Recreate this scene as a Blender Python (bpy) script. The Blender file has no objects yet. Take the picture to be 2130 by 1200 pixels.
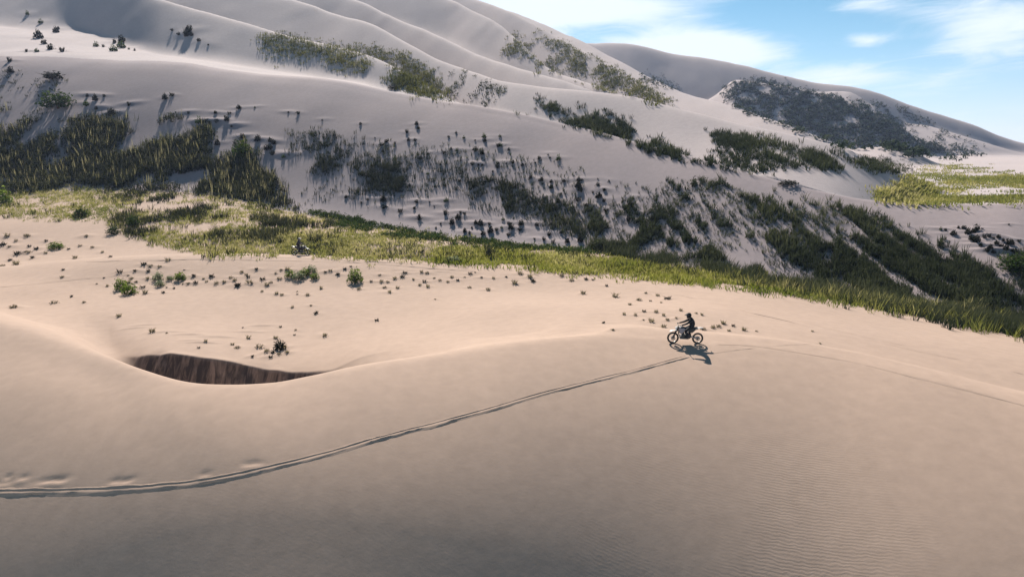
import bpy, bmesh, math, random
import numpy as np
from mathutils import Vector, Matrix

rng = np.random.default_rng(7)
random.seed(7)
scene = bpy.context.scene
COL = scene.collection

# ------------------------------------------------------------------ camera
FPX, CX, CY = 1600.0, 1065.0, 600.0          # focal length in photo pixels
PITCH = math.atan(290 / 1600.0)
ZO = 18.0                                    # height of the drone above the datum
cam = bpy.data.cameras.new('camera')
cam.sensor_width = 36.0
cam.lens = 36.0 * FPX / 2130.0
cam.clip_start = 0.5
cam.clip_end = 30000
camo = bpy.data.objects.new('camera', cam)
COL.objects.link(camo)
camo.location = (0, 0, ZO)
camo.rotation_euler = (math.pi / 2 - PITCH, 0, 0)
scene.camera = camo

# ------------------------------------------------------------------ light
SUN_EL = math.radians(38.7)
SUN_AZ = math.radians(-12.5)                 # from +Y towards +X
SUN_DIR = Vector((math.sin(SUN_AZ) * math.cos(SUN_EL), math.cos(SUN_AZ) * math.cos(SUN_EL), math.sin(SUN_EL)))
sl = bpy.data.lights.new('sun', 'SUN')
sl.energy = 5.0
sl.angle = math.radians(0.5)
sl.color = (1.0, 0.94, 0.865)
so = bpy.data.objects.new('sun', sl)
COL.objects.link(so)
so.rotation_euler = SUN_DIR.to_track_quat('Z', 'Y').to_euler()
so.location = (0, 0, 200)

scene.view_settings.view_transform = 'Standard'
scene.view_settings.look = 'None'
scene.view_settings.gamma = 1
scene.view_settings.use_curve_mapping = False
scene.view_settings.exposure = 0.96

world = bpy.data.worlds.new('World')
scene.world = world
world.use_nodes = True
def build_world():
    nt = world.node_tree
    N, L = nt.nodes, nt.links
    N.clear()
    out = N.new('ShaderNodeOutputWorld')
    bg = N.new('ShaderNodeBackground')
    bg.inputs['Strength'].default_value = 0.05
    sky = N.new('ShaderNodeTexSky')
    sky.sky_type = 'NISHITA'
    sky.sun_disc = False
    sky.sun_elevation = SUN_EL
    sky.sun_rotation = SUN_AZ
    sky.altitude = 1200
    sky.air_density = 0.75
    sky.dust_density = 0.25
    sky.ozone_density = 2.0
    def math_(op, a, b=None, c=None):
        n = N.new('ShaderNodeMath'); n.operation = op
        for i, v in enumerate((a, b, c)):
            if v is None: continue
            if isinstance(v, (int, float)): n.inputs[i].default_value = v
            else: L.new(v, n.inputs[i])
        return n.outputs[0]
    tc = N.new('ShaderNodeTexCoord')
    sep = N.new('ShaderNodeSeparateXYZ')
    L.new(tc.outputs['Generated'], sep.inputs[0])
    # clouds lie on a flat layer high above: project the direction on it
    zc = math_('MAXIMUM', sep.outputs['Z'], 0.0)
    inv = math_('DIVIDE', 1.0, math_('ADD', zc, 0.045))
    px = math_('MULTIPLY', sep.outputs['X'], inv)
    py = math_('MULTIPLY', sep.outputs['Y'], inv)
    def cloud(scale_x, scale_y, off, nscale, rough, dist):
        cb = N.new('ShaderNodeCombineXYZ')
        L.new(math_('MULTIPLY', px, scale_x), cb.inputs[0])
        L.new(math_('MULTIPLY', py, scale_y), cb.inputs[1])
        cb.inputs[2].default_value = off
        n = N.new('ShaderNodeTexNoise')
        n.inputs['Scale'].default_value = nscale
        n.inputs['Detail'].default_value = 8
        n.inputs['Roughness'].default_value = rough
        n.inputs['Distortion'].default_value = dist
        L.new(cb.outputs[0], n.inputs['Vector'])
        return n.outputs['Fac']
    big = cloud(0.55, 0.30, CLOUD_OFF, 1.0, 0.50, 0.35)
    fine = cloud(1.3, 0.75, 4.7, 1.5, 0.66, 1.1)
    d = math_('ADD', math_('MULTIPLY', big, 0.6), math_('MULTIPLY', fine, 0.4))
    # individual cloud banks of this afternoon, as directions in the sky
    az = math_('ARCTAN2', sep.outputs['X'], sep.outputs['Y'])
    el = math_('ARCSINE', sep.outputs['Z'])
    for a0, e0, sa, se, w in CLOUD_BANKS:
        qa = math_('DIVIDE', math_('SUBTRACT', az, math.radians(a0)), math.radians(sa))
        qe = math_('DIVIDE', math_('SUBTRACT', el, math.radians(e0)), math.radians(se))
        g = math_('EXPONENT', math_('MULTIPLY', math_('ADD', math_('MULTIPLY', qa, qa), math_('MULTIPLY', qe, qe)), -1.0))
        d = math_('ADD', d, math_('MULTIPLY', g, w))
    ramp = N.new('ShaderNodeMapRange')
    ramp.interpolation_type = 'SMOOTHSTEP'
    ramp.inputs['From Min'].default_value = 0.49
    ramp.inputs['From Max'].default_value = 0.80
    L.new(d, ramp.inputs['Value'])
    # thin pale veil that thickens towards the horizon all round
    veil = math_('MULTIPLY', math_('EXPONENT', math_('MULTIPLY', math_('MAXIMUM', el, 0.0), -1 / math.radians(3.6))), 0.85)
    fac = math_('SUBTRACT', 1.0, math_('MULTIPLY', math_('SUBTRACT', 1.0, veil), math_('SUBTRACT', 1.0, math_('MULTIPLY', ramp.outputs[0], 0.9))))
    hs = N.new('ShaderNodeHueSaturation')
    hs.inputs['Hue'].default_value = 0.474
    hs.inputs['Saturation'].default_value = 1.22
    hs.inputs['Value'].default_value = 1.08
    L.new(sky.outputs[0], hs.inputs['Color'])
    mix = N.new('ShaderNodeMix'); mix.data_type = 'RGBA'
    L.new(fac, mix.inputs['Factor'])
    L.new(hs.outputs[0], mix.inputs[6])
    mix.inputs[7].default_value = (10.5, 11.3, 12.0, 1)
    L.new(mix.outputs[2], bg.inputs['Color'])
    L.new(bg.outputs[0], out.inputs['Surface'])
CLOUD_OFF = 1.3
CLOUD_BANKS = [(6.8, 9.5, 4.6, .9, .30), (1.0, 9.5, 4.0, 2.0, .32), (11.5, 7.0, 5.0, 1.0, .36), (16.0, 6.4, 4.0, 1.1, .28), (21.0, 4.7, 5.0, .9, .24),
               (31.0, 7.4, 4.2, 1.8, .36), (23.8, 6.9, 1.7, .5, .28), (23.4, 9.0, 2.4, .45, .2), (18.5, 9.0, 4.0, .9, -.22), (27.2, 5.2, 2.4, .5, -.08)]
build_world()

# ------------------------------------------------------------------ helpers
def tag(o, label=None, cat=None, group=None, kind=None):
    if label: o['label'] = label
    if cat: o['category'] = cat
    if group: o['group'] = group
    if kind: o['kind'] = kind
    return o

def mesh_np(name, V, F, mat=None, smooth=True, attrs=None):
    """V (n,3); F list of index arrays (m,k), k = 3 or 4"""
    me = bpy.data.meshes.new(name)
    V = np.asarray(V, dtype=np.float32)
    me.vertices.add(len(V))
    me.vertices.foreach_set('co', V.ravel())
    if not isinstance(F, (list, tuple)): F = [F]
    F = [np.asarray(f, dtype=np.int32) for f in F if len(f)]
    nl = sum(f.size for f in F); nf = sum(len(f) for f in F)
    me.loops.add(nl); me.polygons.add(nf)
    me.loops.foreach_set('vertex_index', np.concatenate([f.ravel() for f in F]))
    tot = np.concatenate([np.full(len(f), f.shape[1], np.int32) for f in F])
    st = np.concatenate([[0], np.cumsum(tot)[:-1]]).astype(np.int32)
    me.polygons.foreach_set('loop_start', st)
    me.polygons.foreach_set('loop_total', tot)
    me.polygons.foreach_set('use_smooth', np.full(nf, smooth, bool))
    for k, a in (attrs or {}).items():
        at = me.attributes.new(k, 'FLOAT', 'POINT')
        at.data.foreach_set('value', np.asarray(a, dtype=np.float32))
    me.update(calc_edges=True)
    if mat: me.materials.append(mat)
    return me

def link(name, data, parent=None, loc=None):
    o = bpy.data.objects.new(name, data)
    COL.objects.link(o)
    if parent: o.parent = parent
    if loc is not None: o.location = loc
    return o

def pchip(xk, yk, x):
    """monotone cubic through (xk, yk), clamped linear outside"""
    xk = np.asarray(xk, float); yk = np.asarray(yk, float); x = np.asarray(x, float)
    h = np.diff(xk); dl = np.diff(yk) / h
    m = np.zeros_like(yk)
    w1 = 2 * h[1:] + h[:-1]; w2 = h[1:] + 2 * h[:-1]
    same = dl[:-1] * dl[1:] > 0
    with np.errstate(divide='ignore', invalid='ignore'):
        hm = (w1 + w2) / (w1 / dl[:-1] + w2 / dl[1:])
    m[1:-1] = np.where(same, hm, 0.0)
    m[0] = dl[0]; m[-1] = dl[-1]
    i = np.clip(np.searchsorted(xk, x) - 1, 0, len(xk) - 2)
    t = (x - xk[i]) / h[i]
    tc = np.clip(t, 0, 1)
    h00 = (1 + 2 * tc) * (1 - tc) ** 2; h10 = tc * (1 - tc) ** 2
    h01 = tc * tc * (3 - 2 * tc); h11 = tc * tc * (tc - 1)
    y = h00 * yk[i] + h10 * h[i] * m[i] + h01 * yk[i + 1] + h11 * h[i] * m[i + 1]
    y = np.where(t < 0, yk[0] + m[0] * (x - xk[0]), y)
    y = np.where(t > 1, yk[-1] + m[-1] * (x - xk[-1]), y)
    return y

def smooth01(t):
    t = np.clip(t, 0, 1)
    return t * t * (3 - 2 * t)

SP, CP = math.sin(PITCH), math.cos(PITCH)
def ray(x, y):
    """world slope of a photo direction: X = u*Y, Z = w*Y (camera at the origin)"""
    a = (np.asarray(x, float) - CX) / FPX
    v = -(np.asarray(y, float) - CY) / FPX
    dy = CP + v * SP
    dz = -SP + v * CP
    return a / dy, dz / dy

_seed = np.random.default_rng(3)
_G = _seed.random((256, 256))
def vnoise(x, y):
    xi = np.floor(x).astype(int); yi = np.floor(y).astype(int)
    fx = smooth01(x - xi); fy = smooth01(y - yi)
    g = lambda a, b: _G[a & 255, b & 255]
    return ((g(xi, yi) * (1 - fx) + g(xi + 1, yi) * fx) * (1 - fy) + (g(xi, yi + 1) * (1 - fx) + g(xi + 1, yi + 1) * fx) * fy) - 0.5

# ------------------------------------------------------------------ the lie of the land
# Surveyed lines (photo x, photo y, metres ahead of the drone): crests, lips, feet of the dunes.
def curve(pts):
    P = np.array(pts, float)
    u, w = ray(P[:, 0], P[:, 1])
    return u, P[:, 2], w * P[:, 2]
def curve_z(pts):                      # (photo x, metres ahead, height)
    P = np.array(pts, float)
    return (P[:, 0] - CX) / FPX / 0.985, P[:, 1], P[:, 2]

crest_near = curve([(-900,480,78),(-300,585,60),(0,672,50),(100,700,47.5),(200,735,44.5),(300,772,41),(380,795,39),(440,802,38.2),(500,803,38),(560,800,38.2),
    (640,787,38.9),(750,765,40),(900,742,41.8),(993,728,43),(1077,714,44),(1210,700,45.3),(1310,697,46),(1400,704,45.6),(1500,713,45),(1600,722,44.6),
    (1750,745,43.3),(1900,778,41),(2130,838,38),(2500,930,34),(3000,1030,30)])
bowl_low = curve_z([(-900,84,-7),(-300,66,-10.6),(0,57,-12.2),(150,52.5,-13.2),(225,50,-14.7),(270,48.4,-16.2),(350,46.8,-17.3),(450,45.6,-18.2),(560,45.4,-18),(650,45.8,-16.2),(720,46.4,-14.5),(800,47,-13.55),(900,47,-12.75),
    (993,46.8,-12.0),(1077,46.8,-11.75),(1210,47.2,-11.45),(1310,47.6,-11.2),(1400,47.2,-11.3),(1500,46.6,-11.45),(1600,46.2,-11.6),(1750,45.0,-11.9),(1900,42.8,-12.25),(2130,39.8,-12.9),(3000,33,-14)])
bowl_lip = curve([(-900,520,92),(-300,570,72),(0,655,61.5),(150,690,56.5),(230,740,53.2),(270,744,52),(350,738,50.8),(440,747,50),(520,759,49.6),(600,774,49),(680,772,48.8),(750,745,49.5),(800,733,50),(900,722,49.5),
    (993,704,49.5),(1077,695,50),(1210,675,50.5),(1310,675,50.5),(1400,685,49.8),(1500,692,49.4),(1600,702,48.6),(1750,726,47),(1900,759,44.4),(2130,815,41.2),(3000,990,34)])
bowl_mid = curve([(-900,560,100),(-300,600,80),(0,630,69),(350,670,60),(600,690,58),(750,680,58),(900,672,58),(1000,655,58),(1210,648,56),(1400,652,54.5),(1600,674,53),(1900,720,49),(2130,772,45),(3000,950,37)])
bowl_far = curve([(-900,590,106),(-300,585,90),(0,592,77),(350,606,71.5),(600,604,71),(750,604,70.5),(1000,606,69),(1300,614,65.5),(1480,625,62),(1600,640,60),(1900,690,55),(2130,730,51),(3000,910,42)])
crest_mid = curve([(-900,640,118),(-300,585,98),(0,560,86),(200,541,84),(400,532.5,82.5),(560,530,82),(640,532,82),(700,535,81.5),(900,544,80),(1100,556,78),(1300,573,75),(1480,590,72),(1600,605,69.5),
    (1700,626,67),(1800,646,65),(2000,676,61.5),(2130,697,59.5),(3000,860,50)])
val_near = curve_z([(-900,135,-16),(-300,116,-15.8),(0,101,-15.1),(300,100,-14.2),(600,100,-14.3),(900,96,-14.4),(1100,92,-14.2),(1300,86.5,-14.1),(1480,81,-14.1),(1600,77,-14.0),(1700,73.6,-14.1),(1900,67.5,-14.6),(2130,62.5,-15.2),(3000,54,-18)])
val_mid = curve([(-900,480,160),(-300,470,138),(0,462,127),(300,462,124),(600,482,114),(900,510,104),(1100,526,99),(1300,547,91),(1500,575,84),(1700,612,76.3),(1900,646,70),(2130,690,64.5),(3000,870,56)])
foot = curve([(-900,400,200),(-300,395,175),(0,397,158),(200,392,154),(400,402,146),(600,440,135),(750,467,126),(900,488,118),(1050,507,111),(1200,520,104),(1320,535,97),(1500,562,88),(1700,601,79.5),(1900,638,73),(2130,681,67),(3000,880,58)])
crest_big = curve([(-900,150,300),(-300,125,250),(0,124,222),(130,126,217),(330,131,207),(500,150,197),(700,172,184),(900,206,167),(1100,241,149),(1300,291,130),(1500,345,112),(1600,373,106),(1700,399,101),(1800,417,98),(1900,424,96),
    (2000,425,94.5),(2130,421,93),(2500,415,96),(3000,430,96)])

US = np.concatenate([np.linspace(-1.6, -0.76, 56, endpoint=False), np.linspace(-0.76, 0.76, 860, endpoint=False), np.linspace(0.76, 1.6, 57)])
YS = np.unique(np.concatenate([np.linspace(8, 28, 24), np.linspace(28, 54, 250), np.linspace(54, 94, 220), np.geomspace(94, 235, 300), np.geomspace(235, 900, 210), np.geomspace(900, 4000, 40)]))

def at_u(c):
    u, Y, Z = c
    o = np.argsort(u)
    return pchip(u[o], Y[o], US), pchip(u[o], Z[o], US)

C = {k: at_u(v) for k, v in dict(cn=crest_near, bl=bowl_low, lip=bowl_lip, bm=bowl_mid, bf=bowl_far, cm=crest_mid, vn=val_near, vm=val_mid, ft=foot, cb=crest_big).items()}
def along(xs, vs):
    return pchip((np.array(xs, float) - CX) / FPX / 0.985, vs, US)
back_a = along([-900,-300,0,333,500,700,900,1100,1300,1500,1700,1900,2130,3000], [.27,.265,.255,.2,.165,.11,.05,-.02,-.10,-.15,-.16,-.11,-.10,-.1])
back_z = along([-900,-300,0,333,500,700,900,1100,1300,1500,1700,1900,2130,3000], [75,62,52,42,35,26,16,7,-1,-5,-5.5,-4.8,-4.6,-4.5])
far_z = along([-900,0,1000,1600,3000], [60,50,20,-6,-6])
face_s0 = along([-900,0,300,600,1000,1400,1800,2130,3000], [7,7,7,7,7,8,8,7,7])
face_s1 = along([-900,0,300,600,1000,1400,1800,2130,3000], [31,32,33,34.5,35.5,35.5,35,34,33])
face_p = along([-900,0,300,700,1100,1500,2130,3000], [1.7,1.75,1.75,1.6,1.35,1.2,1.2,1.2])
face_yb = along([-900,0,600,1000,1400,2130,3000], [27,29,29,29,28.5,26,24])

Z = np.zeros((len(US), len(YS)))
T = np.linspace(0, 1, 40)
for i in range(len(US)):
    yc, zc = C['cn'][0][i], C['cn'][1][i]
    # near face: slope grows away from the crest, the crest itself is rounded
    L = yc - face_yb[i]
    d = T * L
    ang = np.radians(face_s0[i] + (face_s1[i] - face_s0[i]) * T ** face_p[i])
    ang = ang * smooth01(d / 0.9 + 0.12)
    drop = np.concatenate([[0], np.cumsum(0.5 * (np.tan(ang[1:]) + np.tan(ang[:-1])) * np.diff(d))])
    fy = (yc - d)[::-1]; fz = (zc - drop)[::-1]
    s_end = math.tan(ang[-1])
    yk = [5.0, fy[0] - 12, fy[0] - 6]; zk = [fz[0] - s_end * 11.5 - 1, fz[0] - s_end * 10, fz[0] - s_end * 5.8]
    yk += list(fy); zk += list(fz)
    b0, b1 = C['bl'], C['lip']
    yk += [b0[0][i], b0[0][i] * .12 + b1[0][i] * .88]; zk += [b0[1][i], b0[1][i] * .15 + b1[1][i] * .85]
    for k in ('lip', 'bm', 'bf', 'cm', 'vn', 'vm', 'ft'):
        yk.append(C[k][0][i]); zk.append(C[k][1][i])
    yf, zf, yt, zt = C['ft'][0][i], C['ft'][1][i], C['cb'][0][i], C['cb'][1][i]
    for t, p in ((.06, .035), (.15, .115), (.35, .335), (.6, .625), (.8, .835), (.92, .945)):
        yk.append(yf + (yt - yf) * t); zk.append(zf + (zt - zf) * p)
    yk.append(yt); zk.append(zt)
    yk.append(yt + 12); zk.append(zt + back_a[i] * 12)
    yk.append(yt + 130); zk.append(back_z[i])
    yk.append(700); zk.append(far_z[i])
    yk.append(9500); zk.append(far_z[i])
    Z[i] = pchip(yk, zk, YS)

# the near face is one wide sweep: even out what the crest's bends would fold into it
gs = np.linspace(-1.6, 1.6, 641)
ker = np.exp(-0.5 * (np.arange(-60, 61) * (gs[1] - gs[0]) / 0.085) ** 2); ker /= ker.sum()
for j in np.nonzero(YS < 55)[0]:
    col = np.interp(gs, US, Z[:, j])
    sm = np.convolve(np.pad(col, 60, mode='edge'), ker, 'valid')
    w = smooth01((C['cn'][0] - YS[j] - 1.2) / 7.0)
    Z[:, j] = Z[:, j] * (1 - w) + np.interp(US, gs, sm) * w

ker2 = np.exp(-0.5 * (np.arange(-60, 61) * (gs[1] - gs[0]) / 0.013) ** 2); ker2 /= ker2.sum()
for j in np.nonzero((YS > 36) & (YS < 70))[0]:
    col = np.interp(gs, US, Z[:, j])
    sm = np.interp(US, gs, np.convolve(np.pad(col, 60, mode='edge'), ker2, 'valid'))
    w = np.clip(1 - abs(YS[j] - 53) / 17, 0, 1) * np.clip((-.46 - US) / .08, 0, 1)
    Z[:, j] = Z[:, j] * (1 - w) + sm * w

XX = US[:, None] * YS[None, :]
YY = np.broadcast_to(YS[None, :], XX.shape)

# the far mountain: ribs of sand, one behind the other; each is a crest line with a slip slope
def rib(pts, slope, r, back=0.45, rb=6.0, k=2.0, apron=None):
    global Z
    c = curve(pts)
    yc, zc = at_u(c)
    d = yc[:, None] - YY
    sl = np.tan(np.radians(slope))
    if np.ndim(sl): sl = sl[:, None]
    f = sl * (np.sqrt(d * d + r * r) - r)
    if apron is not None:                  # the slope eases into a gentler apron at its foot
        D = apron[0] * yc[:, None]
        g = sl * (D - r) + np.tan(np.radians(apron[1])) * (d - D)
        kk = 4.0
        g = g + 0.25 * np.clip(d - 1.9 * D, 0, None)
        q = np.clip(0.5 + 0.5 * (f - g) / kk, 0, 1)
        f = np.where(d > 0, f * (1 - q) + g * q - kk * q * (1 - q), f)
    b = back * (np.sqrt(d * d + rb * rb) - rb)
    h = zc[:, None] - np.where(d > 0, f, b)
    h = h - 2.0 * np.clip(C['cb'][0][:, None] + 6 - YY, 0, None)
    # smooth maximum
    q = np.clip(0.5 + 0.5 * (h - Z) / k, 0, 1)
    Z = Z * (1 - q) + h * q + k * q * (1 - q)

rib([(-900,-60,430),(-300,-60,410),(100,-55,378),(250,-32,318),(333,-1,285),(433,27,267),(500,47,260),(600,77,249),(700,100,232),(800,132,212),(900,185,192),(1000,250,178),(1200,350,170),(2000,500,160),(3000,600,150)], 32, 4, k=3)
rib([(-900,-60,420),(0,-60,390),(400,-40,352),(600,0,330),(710,33,300),(777,53,278),(843,88,252),(910,122,232),(977,147,208),(1043,171,184),(1110,181,175),(1210,190,168),(1310,203,161),(1420,229,150),(1550,262,141),(1650,290,136),(1750,325,134),(1850,370,134),(2100,480,130),(3000,600,130)], along([-900,1300,1500,1650,1800,3000], [31,29,23,17,13,12]), 3, k=1.2, apron=(.16, 14))
rib([(-900,-60,520),(200,-60,470),(600,-38,415),(737,0,380),(810,33,345),(877,60,318),(943,90,290),(1010,120,262),(1077,143,236),(1177,173,206),(1230,192,196),(1400,300,190),(2000,500,180),(3000,600,180)], 32, 3.5, k=2.5, apron=(.12, 14.5))
rib([(-900,-60,600),(500,-60,510),(800,-40,465),(927,-1,430),(977,20,400),(1043,57,365),(1080,90,340),(1143,145,305),(1243,182,262),(1330,215,240),(1500,330,220),(2000,500,200),(3000,600,200)], 32, 4, k=2.5, apron=(.12, 14.5))
rib([(-900,-60,700),(500,-60,600),(850,-40,535),(983,0,490),(1043,23,455),(1127,63,410),(1210,110,368),(1310,160,318),(1360,189,290),(1420,228,262),(1500,290,250),(2000,500,220),(3000,600,220)], 31, 4, k=2, apron=(.15, 13))
rib([(-900,-60,800),(900,0,700),(1100,40,600),(1190,76,540),(1217,88,520),(1277,120,480),(1343,157,440),(1420,193,400),(1487,213,372),(1587,243,332),(1720,290,295),(1780,312,285),(1870,350,275),(2100,480,260),(3000,600,260)], 20, 5, k=2, back=.5)
rib([(-900,0,1100),(900,60,900),(1120,92,860),(1170,80,830),(1187,74,820),(1213,88,812),(1300,90,800),(1400,110,790),(1500,125,780),(1600,150,765),(1700,172,750),(1760,178,745),(1800,186,740),(1900,222,725),(2000,255,715),(2130,298,705),(2400,345,700),(3000,400,700)], 35, 12, k=6)
# its spurs
rib([(1000,420,700),(1400,250,690),(1490,198,680),(1530,168,672),(1600,176,660),(1700,196,640),(1800,222,610),(1850,250,590),(1950,300,560),(2130,360,540),(3000,500,500)], 31, 6, k=5, back=.15)
rib([(1000,500,700),(1600,300,690),(1700,190,700),(1760,190,690),(1810,214,670),(1870,262,640),(1950,330,600),(2130,420,600),(3000,520,560)], 28, 5, k=4, back=.25)
rib([(1000,500,640),(1700,350,660),(1900,260,690),(2000,283,660),(2130,318,640),(2400,350,640),(3000,450,640)], 22, 6, k=4, back=.1)
# low dunes on the plain to the right
rib([(1000,480,255),(1650,345,255),(1720,320,255),(1780,308,255),(1840,305,253),(1890,313,250),(1950,340,245),(2010,365,240),(2130,420,235),(3000,560,230)], 13, 5, k=1.2, back=.2)
rib([(1000,500,400),(1880,350,400),(1950,329,400),(2020,327,400),(2130,331,395),(2300,340,390),(3000,420,380)], 11, 7, k=1.5, back=.15)
rib([(1000,500,330),(1930,375,330),(2000,346,330),(2060,344,325),(2130,350,320),(2300,350,320),(3000,420,320)], 10, 5, k=1.2, back=.15)

# slow unevenness everywhere, more of it on the far slopes
amp = np.clip((YY - 60) / 100, 0, 1)
Z += amp * 0.9 * vnoise(XX / 21 + 9, YY / 33) + amp * 0.25 * vnoise(XX / 7, YY / 9 + 5)
Z += np.clip((YY - 240) / 200, 0, 1) * (2.6 * vnoise(XX / 60 + 3, YY / 90) + .7 * vnoise(XX / 18, YY / 26))
near = 1 - np.clip((YY - 75) / 30, 0, 1)
Z += near * (0.16 * vnoise(XX / 6.0 + 2, YY / 7.0 + 8) * np.clip((YY - C['cn'][0][:, None] - 1) / 6, 0, 1))
Z += near * 0.10 * vnoise(XX / 9.0 + 2, YY / 5.0 + 8)

# gullies where sand has slid off the scarp in the bowl
bl0, lp0 = C['bl'][0][:, None], C['lip'][0][:, None]
deep = np.clip((C['lip'][1] - C['bl'][1] - 1.2) / 2.0, 0, 1)[:, None]
tt = np.clip((YY - bl0) / (lp0 - bl0), 0, 1)
Z += deep * np.sin(np.pi * tt) ** .7 * (0.5 * vnoise(XX / .7 + 3, YY / 3.0) + 0.3 * vnoise(XX / .27, YY / 2.0 + 7)) * (YY < lp0) * (YY > bl0)
# the lip itself is ragged
Z += deep * np.exp(-((YY - lp0) / .5) ** 2) * 0.16 * vnoise(XX / 1.1 + 5, YY * 0 + 2)

# ------------------------------------------------------------------ where things stand
def height(X, Y):
    X = np.asarray(X, float); Y = np.asarray(Y, float)
    u = X / Y
    i = np.clip(np.searchsorted(US, u) - 1, 0, len(US) - 2)
    j = np.clip(np.searchsorted(YS, Y) - 1, 0, len(YS) - 2)
    a = np.clip((u - US[i]) / (US[i + 1] - US[i]), 0, 1); b = np.clip((Y - YS[j]) / (YS[j + 1] - YS[j]), 0, 1)
    return (Z[i, j] * (1 - a) + Z[i + 1, j] * a) * (1 - b) + (Z[i, j + 1] * (1 - a) + Z[i + 1, j + 1] * a) * b

def ground_at(xs, ys, ymin=20.0):
    """points of the land seen at photo positions; nan where the sky is"""
    u, w = ray(xs, ys)
    u = np.atleast_1d(u); w = np.atleast_1d(w)
    i = np.clip(np.searchsorted(US, u) - 1, 0, len(US) - 2)
    a = (u - US[i]) / (US[i + 1] - US[i])
    out = np.full((len(u), 3), np.nan)
    for s in range(0, len(u), 2000):
        sl_ = slice(s, s + 2000)
        prof = Z[i[sl_]] * (1 - a[sl_])[:, None] + Z[i[sl_] + 1] * a[sl_][:, None]
        diff = prof - w[sl_][:, None] * YS[None, :]
        ok = (diff >= 0) & (YS[None, :] > ymin)
        j = np.argmax(ok, axis=1)
        good = ok.any(axis=1) & (j > 0)
        r = np.arange(len(j))
        d0 = diff[r, j - 1]; d1 = diff[r, j]
        t = np.clip(-d0 / np.where(abs(d1 - d0) < 1e-9, 1, d1 - d0), 0, 1)
        Yp = YS[j - 1] + (YS[j] - YS[j - 1]) * t
        o = np.stack([u[sl_] * Yp, Yp, w[sl_] * Yp], 1)
        o[~good] = np.nan
        out[sl_] = o
    return out

def normal_at(X, Y, e=0.6):
    dx = (height(X + e, Y) - height(X - e, Y)) / (2 * e)
    dy = (height(X, Y + e) - height(X, Y - e)) / (2 * e)
    n = np.stack([-dx, -dy, np.ones_like(dx)], -1)
    return n / np.linalg.norm(n, axis=-1, keepdims=True)

def contour_dir(X, Y, e=1.5):
    gx = float(height(X + e, Y) - height(X - e, Y)); gy = float(height(X, Y + e) - height(X, Y - e))
    a = math.atan2(-gx, gy)                    # at right angles to the fall line
    return a if math.hypot(gx, gy) > .05 else 0.0

def mound(X, Y, sx, sy, h, rot=0.0):
    """sand heaped (or scooped) at a spot, added to the land"""
    R = 3.2 * max(sx, sy)
    u0, u1 = (X - R) / (Y + (R if X > R else -R)), (X + R) / (Y - R if X > -R else Y + R)
    i0, i1 = np.searchsorted(US, min(u0, u1)) - 1, np.searchsorted(US, max(u0, u1)) + 1
    j0, j1 = np.searchsorted(YS, Y - R) - 1, np.searchsorted(YS, Y + R) + 1
    i0 = max(i0, 0); j0 = max(j0, 0)
    dx = XX[i0:i1, j0:j1] - X; dy = YY[i0:i1, j0:j1] - Y
    c, s = math.cos(rot), math.sin(rot)
    p = (dx * c + dy * s) / sx; q = (-dx * s + dy * c) / sy
    Z[i0:i1, j0:j1] += h * np.exp(-0.5 * (p * p + q * q))

# ------------------------------------------------------------------ sand
def new_mat(name):
    m = bpy.data.materials.new(name)
    m.use_nodes = True
    m.node_tree.nodes.clear()
    return m, m.node_tree.nodes, m.node_tree.links

def noise_node(N, L, vec, scale, detail=4, rough=.5, dist=0.0):
    n = N.new('ShaderNodeTexNoise')
    n.inputs['Scale'].default_value = scale; n.inputs['Detail'].default_value = detail
    n.inputs['Roughness'].default_value = rough; n.inputs['Distortion'].default_value = dist
    L.new(vec, n.inputs['Vector'])
    return n

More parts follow.
